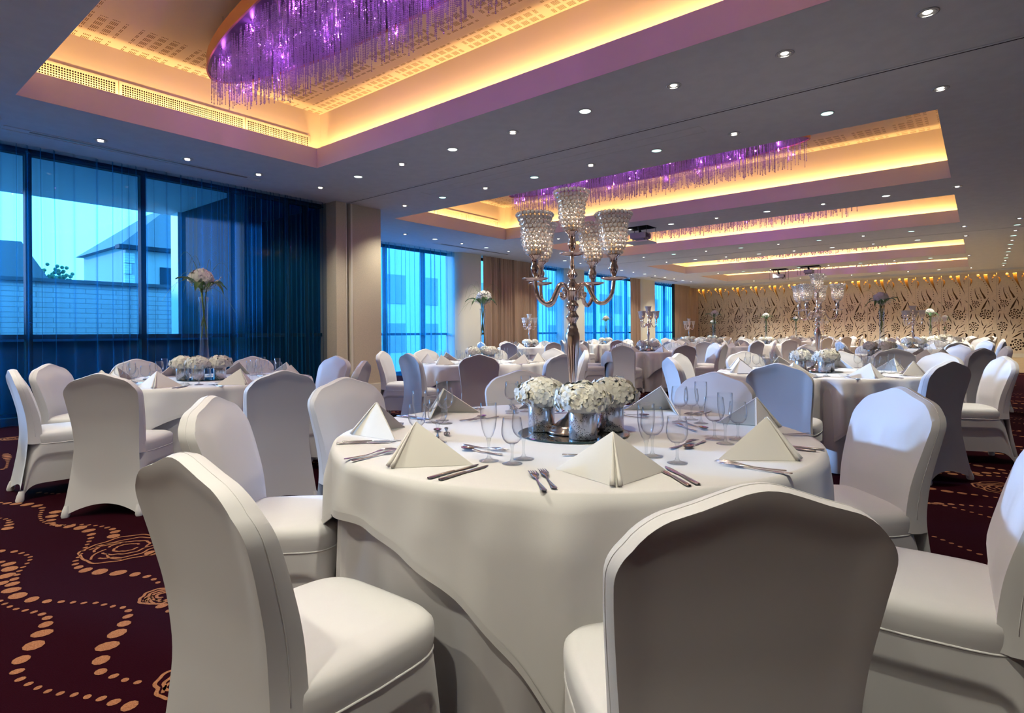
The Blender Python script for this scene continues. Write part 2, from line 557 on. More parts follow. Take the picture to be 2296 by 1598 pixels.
CARPET_TRAILS =  [[(-5.404, 0.907), (-5.294, 0.961), (-5.175, 1.023), (-5.016, 1.06), (-4.782, 1.0), (-4.606, 0.987), (-4.458, 1.023), (-4.334, 1.081), (-4.212, 1.109), (-4.07, 1.09), (-3.903, 1.022), (-3.759, 0.954), (-3.65, 0.905), (-3.53, 0.904), (-3.449, 0.931), (-3.373, 0.975), (-3.295, 1.018), (-3.187, 1.067), (-3.079, 1.081), (-3.004, 1.071)], [(-4.815, 1.089), (-4.673, 1.034), (-4.481, 1.013), (-4.402, 1.088), (-4.311, 1.145), (-4.19, 1.193), (-4.059, 1.205), (-3.917, 1.148)], [(-4.176, 0.699), (-4.101, 0.751), (-3.958, 0.781), (-3.873, 0.764), (-3.751, 0.702), (-3.623, 0.656), (-3.478, 0.622), (-3.365, 0.636), (-3.258, 0.676), (-3.198, 0.711), (-3.139, 0.753), (-3.086, 0.782), (-3.032, 0.825), (-2.952, 0.853), (-2.877, 0.888), (-2.824, 0.886), (-2.753, 0.856), (-2.668, 0.803), (-2.596, 0.749), (-2.515, 0.71), (-2.455, 0.678), (-2.393, 0.666), (-2.333, 0.684), (-2.275, 0.701), (-2.222, 0.724), (-2.189, 0.748)], [(-3.391, 0.567), (-3.254, 0.588), (-3.167, 0.624), (-3.081, 0.652), (-3.012, 0.653), (-2.951, 0.63), (-2.845, 0.589), (-2.746, 0.529), (-2.671, 0.492), (-2.584, 0.479), (-2.532, 0.484), (-2.468, 0.5), (-2.407, 0.518), (-2.356, 0.542), (-2.305, 0.572), (-2.25, 0.599), (-2.203, 0.624), (-2.151, 0.64), (-2.115, 0.656), (-2.059, 0.676)], [(-4.939, 0.828), (-4.841, 0.854), (-4.649, 0.816), (-4.603, 0.772)], [(-3.974, 0.665), (-3.887, 0.689), (-3.766, 0.66), (-3.639, 0.616), (-3.562, 0.596)], [(-3.487, 1.206), (-3.39, 1.247), (-3.321, 1.26)], [(-2.77, 0.995), (-2.695, 0.998), (-2.616, 1.006), (-2.548, 1.017)], [(-2.79, 1.073), (-2.664, 1.055), (-2.535, 1.027)], [(-2.01, 0.777), (-1.933, 0.764), (-1.87, 0.755)], [(-7.606, 1.324), (-7.228, 1.272), (-6.811, 1.185), (-6.754, 1.135)], [(-4.473, 1.478), (-4.356, 1.485), (-4.243, 1.493)], [(-5.517, 1.149), (-5.418, 1.197), (-5.328, 1.247)]]
CARPET_ROSES =  [(-3.689, 1.151, 0.197, 1), (-2.881, 1.039, 0.082, 2), (-2.104, 0.85, 0.103, 3), (-8.719, 1.57, 0.123, 4)]
struct(carpet_mesh().obj('floor', [M['carpet'], M['carpet_dot']]))
mb = MB()
mb.box(-13.0, XR, TILE_Y, YF, -0.02, 0.0, 0)
for k in range(28):
    x = -13.0 + 0.6 * k
    mb.box(x - 0.004, x + 0.004, TILE_Y, YF, -0.001, 0.0012, 1)
for k in range(19):
    y = TILE_Y + 0.05 + 0.6 * k
    mb.box(-13.0, XR, y - 0.004, y + 0.004, -0.001, 0.0012, 1)
struct(mb.obj('floor_tiles', [M['tile'], mat('tile_grout', (0.16, 0.11, 0.06), 0.9)]))
# ------------------------------------------------------------------ glazing, curtains, columns
def window(n, x, y0, y1, mull, label_n):
    mb = MB()
    for y in mull:
        mb.box(x - 0.13, x, y - 0.035, y + 0.035, 0.0, CEIL)
    mb.box(x - 0.10, x, y0, y1, 1.14, 1.205)
    mb.box(x - 0.12, x, y0, y1, 0.0, 0.10)
    mb.box(x - 0.12, x, y0, y1, CEIL - 0.08, CEIL + 0.2)
    o = mb.obj('window_%d' % n, M['frame'])
    struct(o)
    mb = MB()
    mb.quad((x - 0.06, y0, 0.0), (x - 0.06, y1, 0.0), (x - 0.06, y1, CEIL), (x - 0.06, y0, CEIL))
    mb.obj('pane', M['pane'], o)
    return o
window(1, XL1, -1.7, 6.44, [-0.76, 0.61, 1.985, 3.36, 4.72, 5.74, 6.13], 1)
window(2, XL2 - 0.25, 7.1, YF, [7.6 + 1.42 * k for k in range(18)], 2)

def pleats(y0, y1, x, z0, z1, pitch, amp, seed, top_gather=False, ny=None, face=1):
    """hanging pleated cloth in the plane x = const"""
    rnd = random.Random(seed)
    n = max(3, int((y1 - y0) / pitch))
    ys_, xs_ = [], []
    y = y0
    ctrl = []
    for k in range(n):
        w = pitch * rnd.choice((0.45, 0.6, 0.9, 1.2, 1.9)) * rnd.uniform(0.85, 1.15)
        a = amp * rnd.uniform(0.35, 1.0)
        ctrl.append((w, a, rnd.uniform(-0.25, 0.25)))
    tot = sum(c[0] for c in ctrl)
    P = []
    for (w, a, sk) in ctrl:
        w = w * (y1 - y0) / tot
        for q in range(12):
            t = q / 12
            P.append((y + w * (t + 0.10 * math.sin(2 * PI * t)), a * math.sin(2 * PI * t + sk)))
        y += w
    P.append((y1, 0))
    P = np.array(P)
    zs = np.linspace(z0, z1, 9)
    G = np.zeros((len(zs), len(P), 3))
    for i, z in enumerate(zs):
        t = (z - z0) / (z1 - z0)
        sway = 0.02 * math.sin(3 * t + seed)
        g = 1.0 if not top_gather else (1.0 - 0.45 * max(0, (t - 0.85) / 0.15))
        G[i, :, 0] = x + P[:, 1] * g
        G[i, :, 1] = P[:, 0] + sway * np.sin(P[:, 0] * 5) * (1 - t)
        G[i, :, 2] = z
    return G

def curtain(y0, y1, x, m, seed, pitch, amp, label, cat='curtain', z1=CEIL + 0.05, rail=True):
    o = MB().grid(pleats(y0, y1, x, 0.015, z1, pitch, amp, seed, True)).obj('curtain', m, smooth=True)
    tag(o, label, cat)
    return o
c1 = curtain(-1.65, 4.05, -9.77, M['sheer'], 3, 0.15, 0.05, 'blue sheer voile curtain at the left windows, lit through from outside')
c2 = curtain(4.06, 6.42, -9.76, M['sheer_shaded'], 5, 0.085, 0.045, 'closely gathered shade-toned blue voile curtain beside the tan pier')
mb = MB(); mb.tube([(-9.86, -1.65, CEIL - 0.07), (-9.86, 6.42, CEIL - 0.07)], 0.014, 8)
tag(mb.obj('curtain_rail', M['frame']), 'dark curtain rail above the left blue voile curtains', 'curtain rail')

X2 = -12.6
seg = [('s', 7.6, 12.83, 'sheer blue curtain in the second bay, just right of the tan pier'),
       ('c', 12.83, 14.06, ''),
       ('d', 14.06, 16.98, 'wide bronze brown drape beside the pale pillar'),
       ('s', 16.98, 18.86, 'blue sheer curtain right of the wide bronze drape'),
       ('c', 18.86, 20.33, ''),
       ('s', 20.33, 24.2, 'blue sheer curtain between pale pillar and narrow bronze drape'),
       ('d', 24.2, 25.23, 'narrow bronze brown drape left of the farthest pale pillar'),
       ('c', 25.23, 26.87, ''),
       ('s', 26.87, 28.95, 'last blue sheer curtain, right of the farthest pale pillar'),
       ('d', 29.07, 32.42, 'bronze brown drape in the corner by the patterned wall')]
ncol = 0
for k, (kind, a, b, lab) in enumerate(seg):
    if kind == 's':
        curtain(a, b, X2 - 0.05, M['sheer_lit'], 11 + k, 0.20, 0.06, lab)
    elif kind == 'd':
        curtain(a, b, X2 + 0.03, M['drape'], 31 + k, 0.15, 0.085, lab)
    else:
        # rounded pale pillar
        n = 20
        prof = []
        r = 0.28
        for i in range(n + 1):
            t = PI / 2 * i / n
            prof.append((X2 + 0.10 - r + r * math.sin(t), b - r + r * math.cos(t)))
        path = [(X2 - 0.45, b)] + prof[:] + [(X2 + 0.10 - r + r * math.cos(t2), a + r - r * math.sin(t2)) for t2 in np.linspace(0, PI / 2, n + 1)] + [(X2 - 0.45, a)]
        P = np.array(path)
        G = np.stack([np.column_stack([P, np.full(len(P), z)]) for z in (0.0, CEIL)])
        ncol += 1
        struct(MB().grid(G, flip=True).obj('pillar', M['wall_cream'], smooth=True))
mb = MB()
mb.box(-12.62, -12.52, 28.93, 29.08, 0, CEIL)
struct(mb.obj('wall_left_post', M['frame']))
mb = MB(); mb.box(-13.3, -13.1, YF, YF + 0.2, 0, CEIL); struct(mb.obj('wall_corner', M['drape']))

# ------------------------------------------------------------------ what stands outside the left windows
M['stone'] = None
def masonry():
    m = mat('pale_block_masonry', (0.5, 0.5, 0.48), 0.9, spec=0.1)
    T = NT(m)
    tc = T.n('ShaderNodeTexCoord')
    mp = T.n('ShaderNodeMapping')
    mp.inputs['Rotation'].default_value = (PI / 2, 0, PI / 2)
    T.l(tc.outputs['Object'], mp.inputs[0])
    sx = T.n('ShaderNodeSeparateXYZ'); T.l(tc.outputs['Object'], sx.inputs[0])
    cb = T.n('ShaderNodeCombineXYZ')
    T.l(sx.outputs[1], cb.inputs[0]); T.l(sx.outputs[2], cb.inputs[1])
    br = T.n('ShaderNodeTexBrick')
    br.inputs['Color1'].default_value = (0.56, 0.56, 0.55, 1)
    br.inputs['Color2'].default_value = (0.52, 0.52, 0.51, 1)
    br.inputs['Mortar'].default_value = (0.30, 0.30, 0.30, 1)
    br.inputs['Scale'].default_value = 1.0
    br.inputs['Mortar Size'].default_value = 0.008
    br.inputs['Brick Width'].default_value = 0.62
    br.inputs['Row Height'].default_value = 0.115
    T.l(cb.outputs[0], br.inputs[0])
    T.l(br.outputs[0], T.b.inputs['Base Color'])
    return m
M['stone'] = masonry()
M['soffit'] = mat('grey_soffit_panel', (0.13, 0.135, 0.14), 0.7)
M['render'] = mat('pale_house_render', (0.62, 0.61, 0.58), 0.9)
M['slate'] = mat('slate_roof', (0.10, 0.10, 0.11), 0.8)
M['house'] = mat('house_render', (0.30, 0.295, 0.28), 0.9)
mb = MB()
mb.box(-13.0, -10.05, -6.0, 6.3, 3.80, 4.0, 0)
for k in range(5):
    x = -10.5 - 0.6 * k
    mb.box(x - 0.008, x + 0.008, -6.0, 6.3, 3.796, 3.80, 1)
for k in range(3):
    y = -1.5 + 2.9 * k
    mb.box(-13.0, -10.05, y - 0.008, y + 0.008, 3.796, 3.80, 1)
struct(mb.obj('exterior_soffit', [M['soffit'], M['dark']]))
mb = MB()
mb.box(-16.8, -16.5, -16, 9, -2, 2.42, 0)
mb.box(-16.86, -16.44, -16, 9, 2.42, 2.50, 1)
o = mb.obj('boundary_wall', [M['stone'], M['slate']])
tag(o, 'long pale block masonry wall outside the left windows', 'wall')
mb = MB()
mb.box(-11.9, -11.5, -10, 4.95, -1.0, 1.10, 0)
mb.box(-11.95, -11.45, -10, 4.95, 1.10, 1.15, 1)
o = mb.obj('parapet', [M['soffit'], M['white']])
tag(o, 'low dark parapet with white coping outside the left windows', 'parapet')
mb = MB()
mb.box(-13.0, -10.1, 5.0, 5.3, -1.0, 3.80, 0)
mb.box(-13.1, -12.75, 4.93, 5.0, -1.0, 3.80, 1)
struct(mb.obj('exterior_wing_wall', [M['frame'], M['white']]))
mb = MB()
mb.box(-13.2, -13.0, 5.3, 6.6, -1.0, 3.80); mb.box(-13.2, -10.1, 6.6, 6.75, -1.0, 3.8)
struct(mb.obj('exterior_added_wall', M['soffit']))  # walls added to close the recess against light behind the gathered curtain
mb = MB(); mb.box(-60, -10.2, -20, 90, -2.2, -2.0); struct(mb.obj('exterior_ground', M['soffit']))
# gabled house at the far left
mb = MB()
P = [(-24, -4.0, -2), (-24, 5.3, -2), (-24, 5.3, 3.1), (-24, 4.6, 4.25), (-24, -4.0, 4.0)]
Q = [(-30, y, z) for (_, y, z) in P]
mb.add(P + Q, [(0, 1, 2, 3, 4), (1, 6, 7, 2)], 0)
mb.add(P + Q, [(2, 7, 8, 3), (3, 8, 9, 4)], 1)
o = mb.obj('house', [M['slate'], M['slate']])
tag(o, 'grey gabled house showing above the masonry wall at far left', 'house')
h = empty('house', (-30, 9.4, 0))
tag(h, 'pale rendered house with slate roof and corner quoins beyond the windows', 'house')
mb = MB(); mb.box(-6, 0, 0, 8, -2, 5.25); mb.obj('wall', M['house'], h)
mb = MB()
mb.add([(0.3, -0.3, 5.25), (0.3, 8.3, 5.25), (-6.3, 8.3, 5.25), (-6.3, -0.3, 5.25), (-1.5, 2.4, 7.6), (-1.5, 5.6, 7.6), (-4.5, 5.6, 7.6), (-4.5, 2.4, 7.6)],
       [(0, 1, 5, 4), (1, 2, 6, 5), (2, 3, 7, 6), (3, 0, 4, 7), (4, 5, 6, 7), (3, 2, 1, 0)])
mb.obj('roof', M['slate'], h)
mb = MB()
for k in range(12): mb.box(-0.1, 0.05, -0.05, 0.35 if k % 2 else 0.22, -1 + 0.5 * k, -0.55 + 0.5 * k)
mb.obj('quoins', M['stone'], h)
mb = MB(); mb.box(-0.2, 0.35, -0.35, 8.3, 5.1, 5.28); mb.obj('gutter', M['frame'], h)
for (y, z) in ((1.4, 3.3), (2.6, 3.3), (1.4, 1.2), (2.6, 1.2)):
    mb = MB(); mb.box(0.0, 0.06, y, y + 0.55, z, z + 1.1); mb.obj('window', M['frame'], h)
mb = MB()
for a in range(3):
    t = 2 * PI * a / 3
    mb.tube([(-37.5 + 0.3 * math.cos(t), 13.6 + 0.3 * math.sin(t), -2), (-37.5 + 0.3 * math.cos(t), 13.6 + 0.3 * math.sin(t), 12)], 0.03, 5)
for k in range(40):
    t = 2 * PI * k / 3; t2 = 2 * PI * (k + 1) / 3
    z = -2 + 0.35 * k
    mb.tube([(-37.5 + 0.3 * math.cos(t), 13.6 + 0.3 * math.sin(t), z), (-37.5 + 0.3 * math.cos(t2), 13.6 + 0.3 * math.sin(t2), z + 0.35)], 0.02, 4)
tag(mb.obj('lattice_mast', M['frame']), 'thin lattice mast rising above the slate roof', 'mast')
f = empty('office_building', (-30, 20, -2))
tag(f, 'long pale office block seen through the second bay of blue curtains', 'building')
mb = MB(); mb.box(-8, 0, 0, 62, 0, 9.2); mb.obj('wall', M['render'], f)
for k in range(20):
    for q in range(2):
        mb = MB(); mb.box(0.0, 0.05, 1.2 + 3.0 * k, 2.7 + 3.0 * k, 2.0 + 3.2 * q, 3.9 + 3.2 * q); mb.obj('window', M['house'], f)
tr = empty('tree', (-26, 5.92, -2)); tag(tr, 'small tree top showing over the masonry wall', 'tree')
mb = MB(); mb.tube([(0, 0, 0), (0, 0, 4.6)], [0.1, 0.04], 6); mb.obj('trunk', M['frame'], tr)
mb = MB(); rnd = random.Random(2)
for k in range(150):
    c = (rnd.gauss(0, 0.3), rnd.gauss(0, 0.22), 5.15 + rnd.gauss(0, 0.24))
    mb.sphere(c, 0.07, 5, 4)
mb.obj('crown', mat('tree_leaf', (0.06, 0.12, 0.04), 0.8), tr)

# ------------------------------------------------------------------ ceiling fittings
def slot_diffuser(loc, wx, wy, label, dark=True):
    r = empty('ceiling_diffuser', loc)
    tag(r, label, 'air diffuser')
    mb = MB()
    hx, hy = wx / 2, wy / 2
    t = 0.012
    mb.box(-hx, hx, -hy, -hy + t, -0.006, 0); mb.box(-hx, hx, hy - t, hy, -0.006, 0)
    mb.box(-hx, -hx + t, -hy, hy, -0.006, 0); mb.box(hx - t, hx, -hy, hy, -0.006, 0)
    mb.obj('frame', M['ceiling'], r)
    mb = MB()
    sx, sy = (wx * 0.30, wy * 0.84) if wy > wx else (wx * 0.84, wy * 0.30)
    mb.box(-sx / 2, sx / 2, -sy / 2, sy / 2, -0.003, 0)
    mb.obj('slot', M['dark'] if dark else M['drape'], r)
slot_diffuser((-9.13, 3.2, CEIL - 0.001), 0.17, 3.25, 'long slot diffuser in the ceiling above the left curtains', False)
slot_diffuser((-11.78, 12.9, CEIL - 0.001), 0.16, 3.5, 'black slot diffuser in the ceiling before the wide bronze drape')
slot_diffuser((-11.78, 26.2, CEIL - 0.001), 0.16, 3.5, 'black slot diffuser in the ceiling near the farthest pillar')
slot_diffuser((-5.1, 31.0, CEIL - 0.001), 4.5, 0.14, 'long dark slot diffuser in the ceiling by the patterned wall')
mb = MB()
for (a0, a1, b0, b1) in ((-7.76, -2.68, 7.0, 7.008), (-7.76, -2.68, 7.245, 7.253), (-7.76, -7.75, 7.0, 7.25), (-2.69, -2.68, 7.0, 7.25)):
    mb.box(a0, a1, b0, b1, CEIL - 0.003, CEIL)
tag(mb.obj('ceiling_hatch', M['white']), 'long flush access hatch outlined in the ceiling behind the dark track', 'hatch')

# air grilles on the window side of the coffers
def air_grille(loc, w, h, label, louver=False):
    r = empty('air_grille', loc)
    tag(r, label, 'air grille', 'return air grilles in the ceiling coffers')
    mb = MB(); t = 0.03
    mb.box(0, 0.014, 0, w, 0, t); mb.box(0, 0.014, 0, w, h - t, h); mb.box(0, 0.014, 0, t, t, h - t); mb.box(0, 0.014, w - t, w, t, h - t)
    mb.obj('frame', M['grille'], r)
    mb = MB(); mb.box(0, 0.002, t, w - t, t, h - t); mb.obj('backing', M['dark'], r)
    mb = MB()
    n = int(w / 0.026)
    for k in range(1, n):
        y = t + (w - 2 * t) * k / n
        mb.box(0.003, 0.010, y - (0.0085 if louver else 0.004), y + (0.0085 if louver else 0.004), t, h - t)
    if not louver:
        for k in range(1, 6):
            z = t + (h - 2 * t) * k / 6
            mb.box(0.003, 0.012, t, w - t, z - 0.003, z + 0.003)
    mb.obj('bars', M['grille'], r)
for k, (a, b) in enumerate(((0.95, 2.44), (2.45, 3.97), (3.98, 4.98))):
    air_grille((-7.998, a, 4.0), b - a, 0.22, 'cream egg-crate air grille in the first coffer, %s' % ('cut off by the ceiling edge', 'the long middle one', 'by the coffer corner')[k])
for k, (a, b) in enumerate(((8.6, 9.65), (9.66, 10.75), (10.76, 11.95))):
    air_grille((-10.138, a, 4.0), b - a, 0.22, 'cream vertical-slat air grille in the second coffer, %s' % ('nearest the dark ceiling edge', 'the middle one', 'by the coffer corner')[k], True)

# ceiling speaker and detector in the first coffer
mb = MB(); mb.lathe([(0.11, 0), (0.11, -0.012), (0.095, -0.016), (0.0, -0.016)], 28)
tag(mb.obj('ceiling_speaker', M['grille'], loc=(-5.92, 4.58, TOPZ)), 'round ceiling speaker in the perforated board of the first coffer', 'speaker')
mb = MB(); mb.lathe([(0.05, 0), (0.055, -0.02), (0.045, -0.045), (0.0, -0.05)], 20)
tag(mb.obj('smoke_detector', M['white'], loc=(-6.59, 4.6, TOPZ)), 'small white smoke detector beside the ceiling speaker', 'detector')

# downlights
M['lamp_warm'] = mat('lamp_warm', (1, 1, 1), emit=(1.0, 0.90, 0.74), estr=5)
M['lamp_teal'] = mat('lamp_frosted', (0.8, 1, 0.95), emit=(0.55, 1.0, 0.86), estr=1.6)
M['lamp_white'] = mat('lamp_frosted_white', (1, 1, 1), emit=(0.86, 1.0, 0.92), estr=2.2)
def downlight_meshes():
    ring = MB().lathe([(0.062, 0.0), (0.078, -0.002), (0.080, -0.006), (0.066, -0.008), (0.060, -0.002)], 26).mesh('trim_ring', M['white'], True)
    refl = MB().lathe([(0.060, -0.003), (0.056, 0.03), (0.045, 0.055), (0.030, 0.07)], 26).mesh('reflector', M['chrome'], True)
    lamp = MB().lathe([(0.034, 0.045), (0.022, 0.036), (0.0, 0.030)], 18).mesh('lamp', M['lamp_warm'], True)
    lens = {k: MB().lathe([(0.061, -0.004), (0.04, -0.006), (0.0, -0.007)], 26).mesh('lens', M[k], True) for k in ('lamp_teal', 'lamp_white')}
    return ring, refl, lamp, lens
RING, REFL, LAMP, LENS = downlight_meshes()
def downlight(x, y, kind, label, group, power=0.0):
    r = empty('downlight', (x, y, CEIL))
    tag(r, label, 'downlight', group)
    link('trim_ring', RING, r)
    if kind == 'open':
        link('reflector', REFL, r, (0, 0, -0.006)); link('lamp', LAMP, r, (0, 0, -0.045))
    else:
        link('lens', LENS[kind], r, (0, 0, -0.003))
    if power:
        light('SPOT', 'downlight_beam', (x, y, CEIL - 0.05), power * 3.4, (1.0, 0.945, 0.79), (0, 0, 0), spot_size=math.radians(110), spot_blend=0.9, shadow_soft_size=0.04)
DLX = [-0.32 - 1.06 * k for k in range(9)]
ROWS = [(-3.0, 'added unseen as fill by the back wall'), (-1.1, 'added unseen as fill behind the camera'), (0.78, 'before the first coffer'), (5.68, 'between the first coffer and the dark track'), (7.55, 'between the dark track and the second coffer'),  # first two rows added out of view to fill camera-facing surfaces
        (12.88, 'between the second and third coffers'), (17.92, 'just past the third coffer'), (19.74, 'just before the fourth coffer'),
        (25.0, 'between the fourth and fifth coffers'), (30.05, 'past the last coffer')]
for ri, (y, ph) in enumerate(ROWS):
    for k, x in enumerate(DLX):
        if ri == 3: kind = ['open', 'open', 'open', 'lamp_white', 'open', 'lamp_white', 'open', 'lamp_white', 'open'][k]
        else: kind = 'open' if (k % 2 == 0) else ('lamp_teal' if ri % 2 == 0 else 'lamp_white')
        pw = 42.0 if 0 < y < 9 else (42.0 if y < 0 else (80.0 if y < 29 else 130.0))
        downlight(x, y, kind, '%s downlight in the ceiling row %s' % ('open reflector' if kind == 'open' else 'frosted', ph), 'downlights %s' % ph, pw if k % 2 == 0 else 0)
for k in range(4):
    downlight(-8.81, 2.49 + 1.05 * (k - 1), 'open', 'open reflector downlight in the ceiling beside the left curtains', 'downlights beside the left curtains', 30 if k % 2 else 0)
for k in range(19):
    y = 9.7 + 1.03 * k
    kind = 'lamp_white' if k % 2 else 'open'
    downlight(-11.3, y, kind, '%s downlight in the ceiling row along the drapes and pillars' % ('open reflector' if kind == 'open' else 'frosted'), 'downlights along the window wall', 70 if k % 2 == 0 else 0)
for k in range(13):
    y = 17.5 + 1.03 * k
    kind = 'lamp_teal' if k % 2 else 'open'
    downlight(0.68, y, kind, '%s downlight in the receding row above the right-hand aisle' % ('open reflector' if kind == 'open' else 'frosted teal'), 'downlights above the aisle', 40 if k % 3 == 0 else 0)

# projectors on lowered ceiling lifts
def projector(x0, x1, y0, y1, label, drop, rz):
    cx, cy = (x0 + x1) / 2, (y0 + y1) / 2
    r = empty('projector', (cx, cy, CEIL))
    tag(r, label, 'projector')
    hx, hy = (x1 - x0) / 2 - 0.01, (y1 - y0) / 2 - 0.01
    mb = MB(); mb.box(-hx, hx, -hy, hy, -drop - 0.03, -drop); mb.obj('lift_platform', M['white'], r)
    for sx in (-1, 1):
        for sy in (-1, 1):
            mb = MB(); mb.tube([(sx * hx * 0.94, sy * hy * 0.94, -drop), (sx * hx * 0.94, sy * hy * 0.94, 0.3)], 0.006, 6); mb.obj('lift_rod', M['black'], r)
    b = MB()
    b.box(-0.20, 0.20, -0.15, 0.15, -drop + 0.08, -drop + 0.21)
    b.box(-0.17, 0.17, -0.12, 0.12, -drop + 0.065, -drop + 0.08)
    body = b.obj('body', mat('projector_grey', (0.36, 0.37, 0.44), 0.5), r, rz=rz)
    MB().lathe([(0.0, 0.002), (0.04, 0.002), (0.05, -0.004), (0.05, 0.05)], 18).obj('lens', M['black'], body, (0.21, 0.05, -drop + 0.14))
    body.children[0].rotation_euler = (0, -PI / 2, 0)
    mb = MB(); mb.box(0.202, 0.206, -0.12, -0.02, -drop + 0.10, -drop + 0.19); mb.obj('vent', M['black'], body)
    for q in ((-0.15, -0.1), (0.15, -0.1), (-0.15, 0.1), (0.15, 0.1)):
        mb = MB(); mb.tube([(q[0], q[1], -drop), (q[0], q[1], -drop + 0.07)], 0.012, 6); mb.obj('foot', M['black'], body)
    mb = MB(); mb.tube([(0, 0, -drop + 0.21), (-0.03, 0.02, -drop + 0.30), (-0.05, 0, -drop + 0.38), (0, 0, 0.28)], [0.04, 0.03, 0.03, 0.04], 8); mb.obj('mount', M['black'], r)
projector(*LIFTS[0], 'grey projector on a lowered ceiling lift before the third chandelier', 0.34, 0.0)
projector(*LIFTS[1], 'small far projector on a lowered ceiling lift, the left of two', 0.42, 0.0)
projector(*LIFTS[2], 'far projector on a lowered ceiling lift, the right of two', 0.34, PI / 2)
# ------------------------------------------------------------------ patterned wall
M['panel'] = noise_mix(mat('champagne_panel', rough=0.45, spec=0.4), (0.74, 0.62, 0.46), (0.80, 0.67, 0.50), 12)
M['panel_back'] = mat('brown_backing', (0.07, 0.032, 0.012), 0.7)
M['panel_glow'] = mat('amber_light_strip', (1, 0.7, 0.2), emit=(1.0, 0.62, 0.10), estr=7.0)
PW, PH, PZ0 = 0.9537, 3.46, 0.17
def zoom_uv(x, y):
    u = (x - 969) / 441.0
    top = 88 - (x - 969) * 0.05
    bot = 1340.0
    return u * PW, (bot - y) / (bot - top) * PH
def panel_mesh():
    cu = bpy.data.curves.new('panel_curve', 'CURVE')
    cu.dimensions = '2D'; cu.fill_mode = 'BOTH'; cu.extrude = 0.012
    def spl(pts):
        s = cu.splines.new('POLY'); s.use_cyclic_u = True
        s.points.add(len(pts) - 1)
        for p, q in zip(s.points, pts): p.co = (q[0], q[1], 0, 1)
    spl([(0.003, 0), (PW - 0.003, 0), (PW - 0.003, PH), (0.003, PH)])
    inside = lambda P: all(0.012 < p[0] < PW - 0.012 and 0.012 < p[1] < PH - 0.012 for p in P)
    used = []
    def add(P):
        # cut-outs never touch one another: a clashing one is drawn a little smaller
        P = np.array(P, float)
        c = P.mean(axis=0)
        for _ in range(7):
            Q = np.clip(P, (0.014, 0.014), (PW - 0.014, PH - 0.014))
            if not clash(Q): break
            P = c + (P - c) * 0.86
        else: return
        used.append(Q)
        spl([tuple(q) for q in Q])
    def segs(Q): return Q, np.roll(Q, -1, axis=0)
    def cross(A0, A1, B0, B1):
        d = lambda p, q, r: (q[..., 0] - p[..., 0]) * (r[..., 1] - p[..., 1]) - (q[..., 1] - p[..., 1]) * (r[..., 0] - p[..., 0])
        a0, a1 = A0[:, None], A1[:, None]; b0, b1 = B0[None], B1[None]
        return (d(a0, a1, b0) * d(a0, a1, b1) < 0) & (d(b0, b1, a0) * d(b0, b1, a1) < 0)
    def inside_any(p, Q):
        x, y = p; n = False
        for (x0, y0), (x1, y1) in zip(Q, np.roll(Q, -1, axis=0)):
            if (y0 > y) != (y1 > y) and x < (x1 - x0) * (y - y0) / (y1 - y0) + x0: n = not n
        return n
    def clash(Q):
        m = 0.006
        for U in used:
            if (Q.min(0) > U.max(0) + m).any() or (Q.max(0) < U.min(0) - m).any(): continue
            if cross(*segs(Q), *segs(U)).any() or inside_any(Q[0], U) or inside_any(U[0], Q): return True
        return False
    KX, KY = PW / 441.0, PH / 1255.0
    def stroke(pts):
        P = np.array([zoom_uv(p[0], p[1]) for p in pts])
        w = np.array([p[2] for p in pts], float) * KX * 0.58
        C = catmull(np.column_stack([P, w]), 5)
        t = np.gradient(C[:, :2], axis=0); t /= np.maximum(np.linalg.norm(t, axis=1, keepdims=True), 1e-9)
        nn = np.stack([-t[:, 1], t[:, 0]], 1) * np.maximum(C[:, 2:3], 0.002)
        add([tuple(q) for q in (C[:, :2] + nn)] + [tuple(q) for q in (C[:, :2] - nn)[::-1]])
    def dot(x, y, r):
        cx, cy = zoom_uv(x, y)
        rr = max(r * KX * 1.2, 0.008)
        add([(cx + rr * math.cos(2 * PI * k / 10), cy + rr * math.sin(2 * PI * k / 10)) for k in range(10)])
    def rose(x, y, R, seed):
        q = random.Random(seed)
        cx, cy = zoom_uv(x, y)
        R = R * KX * 1.06
        for (n, fr, ln, wd) in ((4, 0.22, 0.16, 0.095), (7, 0.56, 0.19, 0.11), (9, 0.92, 0.20, 0.12)):
            ph = q.uniform(0, 6)
            for k in range(n):
                a = ph + 2 * PI * k / n + q.uniform(-0.08, 0.08)
                half = PI / n * 0.72
                f0 = fr * q.uniform(0.95, 1.05)
                A = [(cx + R * (f0 + wd * (1 + 0.5 * math.cos(3 * s))) * math.cos(a + s * half), cy + 1.1 * R * (f0 + wd * (1 + 0.5 * math.cos(3 * s))) * math.sin(a + s * half)) for s in (-1, -0.5, 0, 0.5, 1)]
                B = [(cx + R * (f0 - wd) * math.cos(a + s * half * 0.8), cy + 1.1 * R * (f0 - wd) * math.sin(a + s * half * 0.8)) for s in (1, 0.5, 0, -0.5, -1)]
                add(A + B)
    stroke([(1238, 95, 52), (1248, 160, 44), (1275, 230, 28), (1310, 300, 14), (1340, 360, 7), (1355, 395, 2)])
    stroke([(985, 155, 4), (1012, 175, 20), (1018, 210, 26), (1005, 250, 14), (992, 290, 3)])
